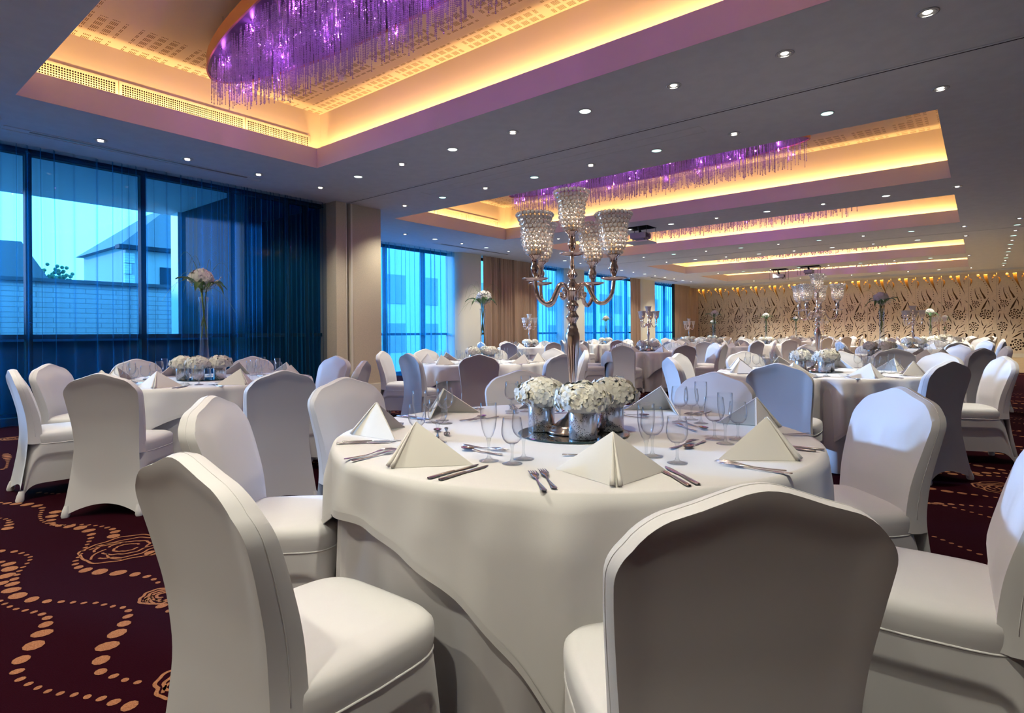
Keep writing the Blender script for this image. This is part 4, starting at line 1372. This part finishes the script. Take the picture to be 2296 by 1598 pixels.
def flat_shape(outline, zfun, th):
    """thin solid from a centre-line list (y, half width)"""
    mb = MB(); rows = []
    for (y, w) in outline:
        z = zfun(y)
        rows.append([(-w, y, z), (-w * 0.6, y, z + th), (w * 0.6, y, z + th), (w, y, z), (w * 0.6, y, z - th * 0.4), (-w * 0.6, y, z - th * 0.4)])
    mb.grid(np.array(rows), wrap_u=True)
    mb.add(rows[0], [tuple(range(6))]); mb.add(rows[-1], [tuple(range(6))[::-1]])
    return mb
def cutlery():
    C = {}
    r = empty('dinner_knife')
    flat_shape([(-0.105, 0.004), (-0.10, 0.0085), (-0.06, 0.0075), (-0.01, 0.0055), (0.0, 0.0045)], lambda y: 0.003, 0.0032).obj('handle', M['steel'], r, smooth=True)
    flat_shape([(0.0, 0.0035), (0.012, 0.007), (0.05, 0.0095), (0.085, 0.0085), (0.105, 0.002)], lambda y: 0.0025, 0.0011).obj('blade', M['steel'], r, smooth=True)
    C['dinner_knife'] = r
    zf = lambda y: 0.003 + 0.012 * max(0, (y - 0.0) / 0.1) * (1 - max(0, (y - 0.03) / 0.09)) * 1.4 if y > 0 else 0.003 + 0.004 * max(0, -y - 0.04) * 8
    r = empty('dinner_fork')
    flat_shape([(-0.10, 0.004), (-0.095, 0.0085), (-0.06, 0.0065), (-0.01, 0.003), (0.02, 0.0032), (0.035, 0.010), (0.05, 0.0125), (0.056, 0.0125)], zf, 0.0016).obj('handle', M['steel'], r, smooth=True)
    mb = MB()
    for k in range(4):
        x = -0.0098 + 0.0065 * k
        mb.tube([(x, 0.054, zf(0.054)), (x, 0.075, zf(0.075)), (x, 0.10, zf(0.10) + 0.001)], [0.0022, 0.0019, 0.0010], 6)
    mb.obj('tines', M['steel'], r, smooth=True)
    C['dinner_fork'] = r
    r = empty('dessert_spoon')
    flat_shape([(-0.09, 0.004), (-0.085, 0.0075), (-0.05, 0.005), (0.0, 0.0028), (0.035, 0.003)], zf, 0.0016).obj('handle', M['steel'], r, smooth=True)
    mb = MB(); G = []
    for i in range(7):
        q = []
        for k in range(16):
            a = 2 * PI * k / 16; f = i / 6
            q.append((0.0165 * f * math.cos(a), 0.060 + 0.027 * f * math.sin(a), 0.003 + 0.008 * f * f))
        G.append(q)
    mb.grid(np.array(G), wrap_u=True)
    G2 = [[(x, y, z - 0.0012) for (x, y, z) in q] for q in G]
    mb.grid(np.array(G2), wrap_u=True, flip=True)
    mb.obj('bowl', M['steel'], r, smooth=True)
    C['dessert_spoon'] = r
    return C
CUT = cutlery()
def joined_one(root, name, m):
    V = []; F = []; b = 0
    for ch in root.children:
        me = ch.data
        co = np.zeros(len(me.vertices) * 3); me.vertices.foreach_get('co', co)
        V.append(co.reshape(-1, 3)); F += [tuple(b + q for q in p.vertices) for p in me.polygons]; b += len(me.vertices)
    return MB().add(np.concatenate(V), F).mesh(name, m, True)
CUTF = {k: joined_one(v, k, M['steel']) for k, v in CUT.items()}
# ------------------------------------------------------------------ centrepieces
M['mirror'] = mat('mirror_glass', (0.55, 0.62, 0.62), 0.02, 1.0)
M['mirror_edge'] = mat('mirror_edge', (0.02, 0.05, 0.06), 0.1)
MIRROR = MB().lathe([(0.0, 0.0), (0.212, 0.0), (0.216, 0.002), (0.216, 0.005), (0.213, 0.007)], 48, mi=1).lathe([(0.213, 0.007), (0.0, 0.007)], 48, mi=0).mesh('mirror_plate', [M['mirror'], M['mirror_edge']])
def mercury():
    m = mat('mercury_glass', (0.85, 0.85, 0.84), 0.2, 0.75)
    T = NT(m)
    tc = T.n('ShaderNodeTexCoord')
    vo = T.n('ShaderNodeTexVoronoi'); vo.inputs['Scale'].default_value = 190
    T.l(tc.outputs['Object'], vo.inputs['Vector'])
    nz = T.n('ShaderNodeTexNoise'); nz.inputs['Scale'].default_value = 28; nz.inputs['Detail'].default_value = 4
    T.l(tc.outputs['Object'], nz.inputs['Vector'])
    spot = T.math('MULTIPLY', T.math('LESS_THAN', vo.outputs['Distance'], 0.33), T.math('GREATER_THAN', nz.outputs['Fac'], 0.50))
    mx = T.n('ShaderNodeMixRGB'); mx.inputs[1].default_value = (0.88, 0.88, 0.86, 1); mx.inputs[2].default_value = (0.03, 0.03, 0.03, 1)
    T.l(spot, mx.inputs[0]); T.l(mx.outputs[0], T.b.inputs['Base Color'])
    mt = T.math('MULTIPLY_ADD', nz.outputs['Fac'], 0.45, 0.0)
    T.l(mt, T.b.inputs['Roughness'])
    bp = T.n('ShaderNodeBump'); bp.inputs['Strength'].default_value = 0.35; bp.inputs['Distance'].default_value = 0.004
    T.l(nz.outputs['Fac'], bp.inputs['Height']); T.l(bp.outputs[0], T.b.inputs['Normal'])
    return m
M['mercury'] = mercury()
M['petal'] = mat('cream_hydrangea_petal', (0.94, 0.91, 0.78), 0.7, spec=0.2)
M['petal2'] = mat('white_petal', (0.90, 0.88, 0.82), 0.7, spec=0.2)
M['leaf'] = mat('glossy_green_leaf', (0.03, 0.12, 0.025), 0.3)
M['stalk'] = mat('green_stalk', (0.16, 0.24, 0.05), 0.6)
def bloom_mesh(R, flat, nfl, size, seed, m, low=-0.35):
    rnd = random.Random(seed)
    mb = MB()
    for k in range(nfl):
        zf = low + (1 - low) * (k + 0.5) / nfl
        a = k * 2.39996 + rnd.uniform(-0.3, 0.3)
        rr = math.sqrt(max(0, 1 - zf * zf))
        nrm = np.array([rr * math.cos(a), rr * math.sin(a), zf])
        R_ = R * rnd.uniform(0.90, 1.06)
        c = nrm * R_ * np.array([1, 1, flat])
        nrm = nrm + np.array([rnd.uniform(-0.35, 0.35) for _ in range(3)]); nrm /= np.linalg.norm(nrm)
        t1 = np.cross(nrm, [0.3, 0.2, 0.9]); t1 /= np.linalg.norm(t1); t2 = np.cross(nrm, t1)
        rot = rnd.uniform(0, 1.57)
        s = size * rnd.uniform(0.8, 1.2)
        for q in range(4):
            b = rot + q * PI / 2
            u = t1 * math.cos(b) + t2 * math.sin(b); w = -t1 * math.sin(b) + t2 * math.cos(b)
            G = np.zeros((4, 3, 3))
            for i, (d, wd, h) in enumerate(((0.0, 0.06, 0.0), (0.40, 0.46, 0.12), (0.78, 0.52, 0.12), (1.05, 0.20, -0.02))):
                for j in (-1, 0, 1):
                    G[i, j + 1] = c + s * (u * d + w * wd * j + nrm * (h + (0.10 if j else 0.0) + rnd.uniform(-0.03, 0.03)))
            mb.grid(G)
    mb.sphere((0, 0, 0), R * 0.86, 14, 9, sc=(1, 1, flat))
    return mb.mesh('hydrangea_head', m, True)
HYD = [bloom_mesh(0.098, 0.64, 170, 0.0195, k, M['petal']) for k in (1, 2, 3)]
HYDF = bloom_mesh(0.098, 0.62, 40, 0.038, 5, M['petal'])
VASE = MB().lathe([(0.0, 0.0), (0.050, 0.0), (0.0525, 0.004), (0.0525, 0.105), (0.051, 0.108), (0.049, 0.105), (0.049, 0.006), (0.0, 0.006)], 32).mesh('glass_pot', M['mercury'], True)
STEMM = MB().tube([(0, 0, 0.01), (0.004, 0, 0.06), (0, 0.003, 0.13)], 0.005, 6).mesh('stem', M['stalk'], True)
def flower_pot(k=0, far=False):
    r = empty('flower_pot')
    link('pot', VASE, r)
    link('hydrangea_head', HYDF if far else HYD[k % 3], r, (0, 0, 0.140), k * 1.1)
    if not far: link('stem', STEMM, r)
    return r

# candelabrum
def candelabrum():
    r = empty('candelabrum')
    prof = [(0.0, 0.0), (0.100, 0.0), (0.104, 0.004), (0.103, 0.010), (0.096, 0.013), (0.097, 0.017), (0.088, 0.021), (0.088, 0.026), (0.070, 0.032), (0.058, 0.044), (0.036, 0.058), (0.020, 0.078), (0.0135, 0.10),
            (0.0125, 0.125), (0.0150, 0.20), (0.0205, 0.275), (0.0265, 0.335), (0.0285, 0.365), (0.0270, 0.385), (0.022, 0.395), (0.0225, 0.402), (0.018, 0.410), (0.0155, 0.420), (0.0150, 0.430),
            (0.0245, 0.446), (0.0255, 0.452), (0.016, 0.466), (0.0150, 0.476), (0.0255, 0.490), (0.0240, 0.500), (0.0165, 0.508), (0.0190, 0.515), (0.0200, 0.545), (0.0245, 0.549), (0.0245, 0.556), (0.019, 0.560),
            (0.0185, 0.572), (0.0210, 0.577), (0.012, 0.590), (0.0125, 0.600), (0.0225, 0.612), (0.0215, 0.617), (0.012, 0.632), (0.0095, 0.640), (0.0105, 0.650), (0.0085, 0.655), (0.0065, 0.690), (0.0065, 0.705)]
    MB().lathe(prof, 36).obj('stem', M['silver'], r, smooth=True)
    def holder(par, c):
        MB().lathe([(0.006, -0.004), (0.030, -0.002), (0.048, 0.004), (0.050, 0.007), (0.030, 0.004), (0.007, 0.004), (0.007, 0.012), (0.010, 0.018), (0.0165, 0.038), (0.0175, 0.048), (0.012, 0.060), (0.014, 0.066), (0.0145, 0.080),
                    (0.026, 0.090), (0.0275, 0.096), (0.024, 0.098), (0.0, 0.098)], 24, c=c).obj('drip_pan', M['silver'], par, smooth=True)
        # crystal shade: rings of faceted beads in wire hoops
        sh = MB(); wire = MB()
        rows = [(0.031, 0.006), (0.040, 0.021), (0.0455, 0.037), (0.048, 0.053), (0.049, 0.069), (0.0495, 0.085), (0.051, 0.101), (0.0545, 0.117), (0.0605, 0.133), (0.068, 0.148)]
        for i, (rr, z) in enumerate(rows):
            nb = max(10, int(2 * PI * rr / 0.0158))
            for k in range(nb):
                a = 2 * PI * (k + 0.5 * (i % 2)) / nb
                cx, cy = math.cos(a), math.sin(a)
                s = 0.0079
                p = np.array([c[0] + rr * cx, c[1] + rr * cy, c[2] + 0.096 + z])
                u = np.array([-cy, cx, 0]); w = np.array([0, 0, 1.0]); nn = np.array([cx, cy, 0])
                V = [p + nn * s * 0.75]
                for (d, h) in ((0.55, 0.55), (0.98, 0.0), (0.55, -0.55)):
                    for q in range(8):
                        t = 2 * PI * (q + 0.5 * (d < 0.9)) / 8
                        V.append(p + s * d * (u * math.cos(t) + w * math.sin(t)) + nn * s * h)
                V.append(p - nn * s * 0.75)
                F = [(0, 1 + q, 1 + (q + 1) % 8) for q in range(8)]
                for L in (0, 8):
                    for q in range(8):
                        F += [(1 + L + q, 9 + L + q, 9 + L + (q + 1) % 8), (1 + L + q, 9 + L + (q + 1) % 8, 1 + L + (q + 1) % 8)]
                F += [(25, 17 + (q + 1) % 8, 17 + q) for q in range(8)]
                sh.add(V, F)
                wire.tube([p + s * 1.06 * (u * math.cos(t) + w * math.sin(t)) for t in np.linspace(0, 2 * PI, 9)], 0.0011, 3, caps=False)
        s_ = sh.obj('crystal_shade', M['shade_bead'], par)
        wire.obj('wire_hoops', M['silver'], s_)
        cd = MB().lathe([(0.0, 0.097), (0.016, 0.097), (0.017, 0.10), (0.017, 0.125), (0.0, 0.126)], 14, c=c).obj('candle', M['wax'], par, smooth=True)
        MB().lathe([(0.0, 0.128), (0.0035, 0.133), (0.0045, 0.139), (0.002, 0.148), (0.0, 0.153)], 8, c=c).obj('flame', M['flame'], cd, smooth=True)
    holder(r, (0, 0, 0.692))
    for (ax, ay) in ARMS:
        L = math.hypot(ax, ay)
        d = np.array([ax, ay, 0]) / L
        def P(rr, z): return d * rr + np.array([0, 0, z])
        pts = catmull([P(0.020, 0.552), P(0.040, 0.575), P(0.062, 0.572), P(0.080, 0.540), P(0.100, 0.508), P(0.128, 0.500), P(0.155, 0.520), P(0.166, 0.550), P(0.166 + (L - 0.166), 0.585)], 7)
        a = MB().tube(pts, np.linspace(0.0085, 0.0075, len(pts)), 10).obj('arm', M['silver'], r, smooth=True)
        # scroll below the arm
        t = np.linspace(0, 5.2, 26)
        sp = [P(0.047 + (0.020 - 0.0026 * q) * math.cos(q + 1.6), 0.535 + (0.020 - 0.0026 * q) * math.sin(q + 1.6)) for q in t]
        mb = MB(); mb.tube(sp, np.linspace(0.006, 0.0045, len(sp)), 8); mb.sphere(tuple(sp[-1]), 0.0085, 10, 7)
        mb.obj('scroll', M['silver'], a, smooth=True)
        holder(a, (ax, ay, 0.588))
    return r
def shade_bead():
    m = bpy.data.materials.new('clear_crystal_bead'); m.use_nodes = True
    T = NT(m); T.t.nodes.remove(T.b)
    tr = T.n('ShaderNodeBsdfTransparent'); tr.inputs[0].default_value = (0.93, 0.94, 0.95, 1)
    tl = T.n('ShaderNodeBsdfTranslucent'); tl.inputs[0].default_value = (0.97, 0.95, 0.94, 1)
    df = T.n('ShaderNodeBsdfDiffuse'); df.inputs[0].default_value = (0.97, 0.95, 0.95, 1)
    gl = T.n('ShaderNodeBsdfGlossy'); gl.inputs['Roughness'].default_value = 0.04
    a = T.n('ShaderNodeMixShader'); a.inputs[0].default_value = 0.5
    T.l(tl.outputs[0], a.inputs[1]); T.l(df.outputs[0], a.inputs[2])
    b = T.n('ShaderNodeMixShader'); b.inputs[0].default_value = 0.2
    T.l(a.outputs[0], b.inputs[1]); T.l(gl.outputs[0], b.inputs[2])
    c = T.n('ShaderNodeMixShader'); c.inputs[0].default_value = 0.95
    T.l(tr.outputs[0], c.inputs[1]); T.l(b.outputs[0], c.inputs[2]); T.l(c.outputs[0], T.out.inputs[0])
    return m
M['shade_bead'] = shade_bead()
M['wax'] = mat('candle_wax', (0.85, 0.75, 0.6), 0.6, emit=(1.0, 0.55, 0.22), estr=0.6)
M['flame'] = mat('candle_flame', (1, 0.8, 0.4), emit=(1.0, 0.58, 0.20), estr=16)
# arm ends given across and along the viewing direction of the nearest table
_R2 = np.array([math.cos(YAW), math.sin(YAW)]); _D2 = np.array([-math.sin(YAW), math.cos(YAW)])
ARMS = [tuple(_R2 * a + _D2 * b) for (a, b) in ((-0.148, -0.085), (-0.118, 0.118), (0.148, -0.085), (0.098, 0.135))]
CAND = candelabrum()
CAND['category'] = 'candelabrum'
def flat_candelabrum():
    mats = [M['silver'], M['shade_bead'], M['wax'], M['flame']]
    V = []; F = []; mi = []; b = 0
    def rec(o):
        nonlocal b
        if o.type == 'MESH':
            me = o.data; k = mats.index(me.materials[0])
            co = np.zeros(len(me.vertices) * 3); me.vertices.foreach_get('co', co)
            V.append(co.reshape(-1, 3)); F.extend([tuple(b + q for q in p.vertices) for p in me.polygons]); mi.extend([k] * len(me.polygons)); b += len(me.vertices)
        for c in o.children: rec(c)
    rec(CAND)
    m = MB().add(np.concatenate(V), F); m.mi = mi
    me = m.mesh('candelabrum', mats, True)
    return me
CANDF = flat_candelabrum()

# tall trumpet vase with its bouquet
M['vase_glass'] = thin_glass('vase_glass', (0.95, 0.97, 0.98), 0.04, 0.6, 0.02, 2.5)
def bouquet(seed, tint):
    r = empty('tall_vase')
    prof = [(0.0, 0.0), (0.058, 0.0), (0.062, 0.004), (0.060, 0.02), (0.052, 0.09), (0.041, 0.20), (0.0345, 0.33), (0.0325, 0.46), (0.0335, 0.58), (0.037, 0.68), (0.042, 0.735), (0.040, 0.737), (0.035, 0.68), (0.0305, 0.46), (0.0325, 0.33), (0.050, 0.08), (0.054, 0.012), (0.0, 0.010)]
    MB().lathe(prof, 28).obj('vase', M['vase_glass'], r, smooth=True)
    rnd = random.Random(seed)
    mb = MB()
    for k in range(7):
        a = rnd.uniform(0, 6.28); b = a + rnd.uniform(2, 4)
        z0 = rnd.uniform(0.36, 0.52)
        mb.tube([(0.022 * math.cos(a), 0.022 * math.sin(a), z0), (0.008 * math.cos(b), 0.008 * math.sin(b), 0.62), (0.035 * math.cos(b), 0.035 * math.sin(b), 0.86)], 0.0045, 6)
    mb.obj('stems', M['stalk'], r, smooth=True)
    o = link('bloom', BLOOM[seed % 2], r, (-0.02, 0.0, 0.90), seed)
    leaf_rnd = random.Random(seed + 5)
    for k in range(7):
        a = 2 * PI * k / 7 + leaf_rnd.uniform(-0.35, 0.35)
        L = leaf_rnd.uniform(0.15, 0.24); dr = leaf_rnd.uniform(-0.03, 0.11)
        G = np.zeros((9, 5, 3))
        for i in range(9):
            t = i / 8
            w = 0.042 * math.sin(PI * min(1, 0.08 + 0.92 * t)) ** 0.7 * (1 - 0.25 * t)
            rr = 0.025 + L * t; z = 0.80 + 0.09 * math.sin(PI * 0.75 * t) - dr * t * t
            for j in range(5):
                q = (j - 2) / 2
                G[i, j] = (rr * math.cos(a) - q * w * math.sin(a), rr * math.sin(a) + q * w * math.cos(a), z + 0.012 * abs(q))
        MB().grid(G).obj('leaf', M['leaf'], r, smooth=True)
    mb = MB()
    for k in range(46):
        a = rnd.uniform(0, 6.28); rr = rnd.uniform(0.055, 0.125); z = 0.86 + rnd.uniform(-0.03, 0.06)
        mb.sphere((rr * math.cos(a) + 0.02, rr * math.sin(a), z), rnd.uniform(0.005, 0.0085), 6, 4)
        mb.tube([(0.02 * math.cos(a), 0.02 * math.sin(a), 0.78), (rr * math.cos(a) + 0.02, rr * math.sin(a), z)], 0.0012, 3)
    mb.obj('gypsophila', M['petal2'], r, smooth=True)
    for k in range(14):
        a = rnd.uniform(0, 6.28); L = rnd.uniform(0.16, 0.36); up = rnd.uniform(0.02, 0.24)
        mb = MB(); pts = []
        for i in range(10):
            t = i / 9
            pts.append((L * t * math.cos(a + 0.3 * t), L * t * math.sin(a + 0.3 * t), 0.80 + up * math.sin(PI * 0.8 * t) * 1.5 - (0.30 - up) * t ** 2.5 * 0.8))
        mb.tube(pts, np.linspace(0.0018, 0.0007, 10), 4); mb.obj('grass_blade', M['stalk'], r)
    return r
BLOOM = [bloom_mesh(0.092, 0.85, 100, 0.028, 21 + k, M['petal2'], -0.3) for k in range(2)]
BOUQ = [bouquet(k, 0) for k in (1, 2, 3)]

# ------------------------------------------------------------------ laying the tables
SIDES = {0: 'near right', 45: 'right', 90: 'far right', 135: 'far', 180: 'far left', 225: 'left', 270: 'near left', 315: 'near'}
# (x, y, turn, centrepiece, short phrase, cloth, level)  level 2 = everything in parts, 1 = pieces, 0 = distant
TABLES = [
    (-1.30, 1.97, 0, 'c', 'the nearest table', 0, 2),
    (-5.45, 2.32, 0, 'v', 'tall-vase table by the left curtains', 1, 1),
    (-1.24, 6.25, 0, 'c', 'candelabrum table behind the nearest one', 2, 1),
    (-5.42, 6.05, 0, 'v', 'tall-vase table before the pale pillar', 3, 1),
    (-1.22, 10.75, 10, 'v', 'the third table of the aisle row', 1, 0),
    (-5.50, 11.4, 5, 'c', 'the third table of the middle row', 2, 0),
    (-10.2, 13.4, 20, 'c', 'candelabrum table before the wide bronze drape', 3, 0),
    (-1.20, 15.8, -10, 'c', 'the fourth table of the aisle row', 0, 0),
    (-5.75, 16.0, 15, 'v', 'the fourth table of the middle row', 1, 0),
    (-10.3, 18.0, 0, 'v', 'the second table of the window row', 2, 0),
    (-1.10, 19.8, 5, 'v', 'the fifth table of the aisle row', 3, 0),
    (-5.40, 19.7, -8, 'v', 'the fifth table of the middle row', 0, 0),
    (-9.30, 23.0, 12, 'c', 'the third table of the window row', 1, 0),
    (-1.15, 24.8, -5, 'c', 'the sixth table of the aisle row', 2, 0),
    (-5.80, 25.3, 8, 'v', 'the sixth table of the middle row', 3, 0),
    (-10.6, 29.3, 0, 'v', 'the last table of the window row', 0, 0),
    (-1.15, 28.9, 14, 'v', 'the last table of the aisle row', 1, 0),
    (-5.60, 29.4, 0, 'c', 'the last table of the middle row', 2, 0),
]
# chairs of the four nearest tables: seat -> (radius of the crown, angle) as seen in the picture
CHAIRS = {
    0: {0: (1.50, 2), 45: (1.44, 42), 90: (1.50, 87), 135: (1.46, 136), 180: (1.50, 182), 225: (1.46, 222), 270: (1.52, 272), 315: (1.50, 315)},
    1: {0: (1.84, -8), 45: (1.48, 40), 90: (1.56, 97), 135: (1.40, 136), 180: (1.48, 183), 225: (1.36, 224), 270: (1.36, 266), 315: (1.51, 313)},
    2: {0: (1.55, 22), 45: (1.75, 58), 90: (1.50, 92), 135: (1.52, 134), 180: (1.48, 178), 225: (1.50, 222), 270: (1.68, 272), 315: (1.28, 328)},
    3: {0: (1.80, -17), 45: (1.48, 38), 90: (1.50, 82), 135: (1.48, 125), 180: (1.62, 168), 225: (1.52, 210), 270: (1.25, 261), 315: (1.46, 310)},
}
APEX = 0.328          # the crown of a chair lies this far behind its origin
rnd = random.Random(77)
n_glass = 0
far_glass = []
def lay(ti, tx, ty, turn, centre, ph, ck, level):
    global n_glass
    t = empty('round_table', (tx, ty, 0))
    tag(t, 'round banquet table hidden under white linen, %s' % ph, 'table', 'round banquet tables')
    link('tabletop', TOPM, t)
    for k in range(4):
        link('leg', LEGM, t, (0.62 * math.cos(PI / 4 + k * PI / 2), 0.62 * math.sin(PI / 4 + k * PI / 2), 0))
    top, hem, und = CL[ck]
    rz = math.radians(turn) if level == 0 else 0.0
    c = link('tablecloth', top, None, (tx, ty, 0), rz)
    tag(c, 'white square overcloth draped over %s' % ph, 'tablecloth', 'white overcloths')
    link('hem', hem, c)
    u = link('floor_cloth', und, None, (tx, ty, 0), rz)
    tag(u, 'floor-length white undercloth of %s' % ph, 'tablecloth', 'floor-length undercloths')
    Z = TZ0 + 0.0005
    # chairs
    for s in range(0, 360, 45):
        if level: R, a = CHAIRS[ti][s]
        else: R, a = rnd.uniform(1.56, 1.66), s + turn + rnd.uniform(-4, 4)
        a = math.radians(a)
        rr = R - APEX
        if level: o = copy_tree(CHAIR)
        else: o = link('banquet_chair', FAR_CHAIR)
        o.location = (tx + rr * math.cos(a), ty + rr * math.sin(a), 0)
        o.rotation_euler = (0, 0, a + PI / 2 + (math.radians(rnd.uniform(-3, 3)) if not level else 0))
        tag(o, 'white covered chair, %s side, %s' % (SIDES[s], ph), 'chair', 'chairs at %s' % ph)
    # place settings
    def at(s, X, Y):
        a = math.radians(s + (turn if level == 0 else 0))
        er = (math.cos(a), math.sin(a)); rt = (-er[1], er[0])
        r = 0.93 - Y
        return (tx + er[0] * r + rt[0] * X, ty + er[1] * r + rt[1] * X, Z), a + PI / 2
    for s in range(0, 360, 45):
        w = ', %s place, %s' % (SIDES[s], ph)
        j = lambda k: rnd.uniform(-k, k)
        loc, rz_ = at(s, -0.045 + j(0.012), 0.165)
        o = link('napkin', NAP, None, loc, rz_ + j(0.22))
        tag(o, 'ivory pyramid napkin%s' % w, 'napkin', 'napkins on %s' % ph)
        for kind, (X, Y), word in (('champagne_flute', (0.10, 0.325), 'champagne flute'), ('wine_glass', (0.165, 0.395), 'large wine glass'), ('small_wine_glass', (0.19, 0.320), 'small wine glass')):
            loc, _ = at(s, X + j(0.018), Y + j(0.015))
            if level:
                o = copy_tree(GL[kind]); o.location = loc
            elif n_glass < 290:
                o = link(kind, GLF[kind], None, loc)
            else:
                far_glass.append((kind, loc)); continue
            n_glass += 1
            tag(o, 'empty %s%s' % (word, w), 'glass', 'glasses on %s' % ph)
        if level:
            for kind, X, Y, turn_, word in (('dinner_knife', 0.130, 0.155, 0, 'inner table knife'), ('dinner_knife', 0.158, 0.150, 0, 'outer table knife'), ('dinner_fork', -0.222, 0.150, 0, 'inner table fork'), ('dinner_fork', -0.252, 0.142, 0, 'outer table fork'),
                                          ('dessert_spoon', 0.0, 0.400, PI / 2, 'dessert spoon'), ('dinner_fork', -0.02, 0.445, -PI / 2, 'dessert fork')):
                loc, rz_ = at(s, X + j(0.006), Y + j(0.01))
                rz2 = rz_ + turn_ + j(0.07)
                if level == 2:
                    o = copy_tree(CUT[kind]); o.location = loc; o.rotation_euler = (0, 0, rz2)
                else:
                    o = link(kind, CUTF[kind], None, loc, rz2)
                tag(o, '%s%s' % (word, w), 'cutlery', 'cutlery on %s' % ph)
    # centrepiece
    cx, cy = tx, ty
    if ti == 0: cx, cy = -1.245, 1.915
    o = link('mirror_plate', MIRROR, None, (cx, cy, Z))
    tag(o, 'round mirror plate under the centrepiece of %s' % ph, 'mirror plate', 'mirror plates')
    ZM = Z + 0.0072
    spots = [(0.168, -0.10), (-0.10, -0.165 + 0.07), (0.045, 0.16)] if ti else None
    base = -0.9
    for k in range(3):
        if ti == 0:
            lat, dep = ((-0.122, 0.045), (0.022, -0.135), (0.152, 0.035))[k]
            px = cx + _R2[0] * lat + _D2[0] * dep; py = cy + _R2[1] * lat + _D2[1] * dep
        elif ti == 1:
            lat, dep = ((-0.15, -0.08), (0.02, -0.14), (0.15, -0.02))[k]
            px = cx + _R2[0] * lat + _D2[0] * dep; py = cy + _R2[1] * lat + _D2[1] * dep
        else:
            a = base + k * 2.094 + ti
            px, py = cx + 0.150 * math.cos(a), cy + 0.150 * math.sin(a)
        o = copy_tree(POTS[k] if level else POTF)
        o.location = (px, py, ZM)
        w = (['left of', 'in front of', 'right of'][k] + ' the %s, ' % ('candelabrum' if centre == 'c' else 'tall vase')) if ti < 2 else ''
        tag(o, 'cream hydrangea pot, %s%s' % (w, ph), 'flower pot', 'hydrangea pots on %s' % ph)
    if centre == 'c':
        if level: o = copy_tree(CAND)
        else: o = link('candelabrum', CANDF)
        o.location = (cx, cy, ZM)
        if level:
            for (ax, ay, az) in [(0, 0, 0.85)] + [(q[0], q[1], 0.745) for q in ARMS]:
                light('POINT', 'candle_light', (cx + ax, cy + ay, ZM + az), 0.5, (1.0, 0.80, 0.62), shadow_soft_size=0.01)
        if level == 0: o.rotation_euler = (0, 0, math.radians(turn))
        tag(o, 'tall nickel five-light candelabrum with crystal shades on %s' % ph, 'candelabrum', 'candelabra on the tables')
    else:
        o = copy_tree(BOUQ[ti % 3])
        o.location = (cx, cy, ZM)
        o.rotation_euler = (0, 0, ti * 1.3)
        tag(o, 'tall flared vase of white blooms, %s' % ph, 'vase', 'tall flower vases on the tables')
POTS = [flower_pot(k) for k in range(3)]
POTF = flower_pot(0, True)
for ti, tb in enumerate(TABLES): lay(ti, *tb)
if far_glass:
    V = []; F = []; mi = []; b = 0
    for kind, loc in far_glass:
        me = GLF[kind]
        co = np.zeros(len(me.vertices) * 3); me.vertices.foreach_get('co', co)
        V.append(co.reshape(-1, 3) + np.array(loc)); F += [tuple(b + q for q in p.vertices) for p in me.polygons]; mi += [p.material_index for p in me.polygons]; b += len(me.vertices)
    m = MB().add(np.concatenate(V), F); m.mi = mi
    o = m.obj('wine_glasses', [M['glass_bowl'], M['glass_stem']], smooth=True)
    tag(o, 'glittering stemware on the farthest tables before the patterned wall', 'glasses', kind='stuff')
# the prototypes have done their work
def drop(o):
    for c in list(o.children): drop(c)
    bpy.data.objects.remove(o)
for o in [CHAIR, CAND, POTF] + POTS + BOUQ + list(GL.values()) + list(CUT.values()): drop(o)
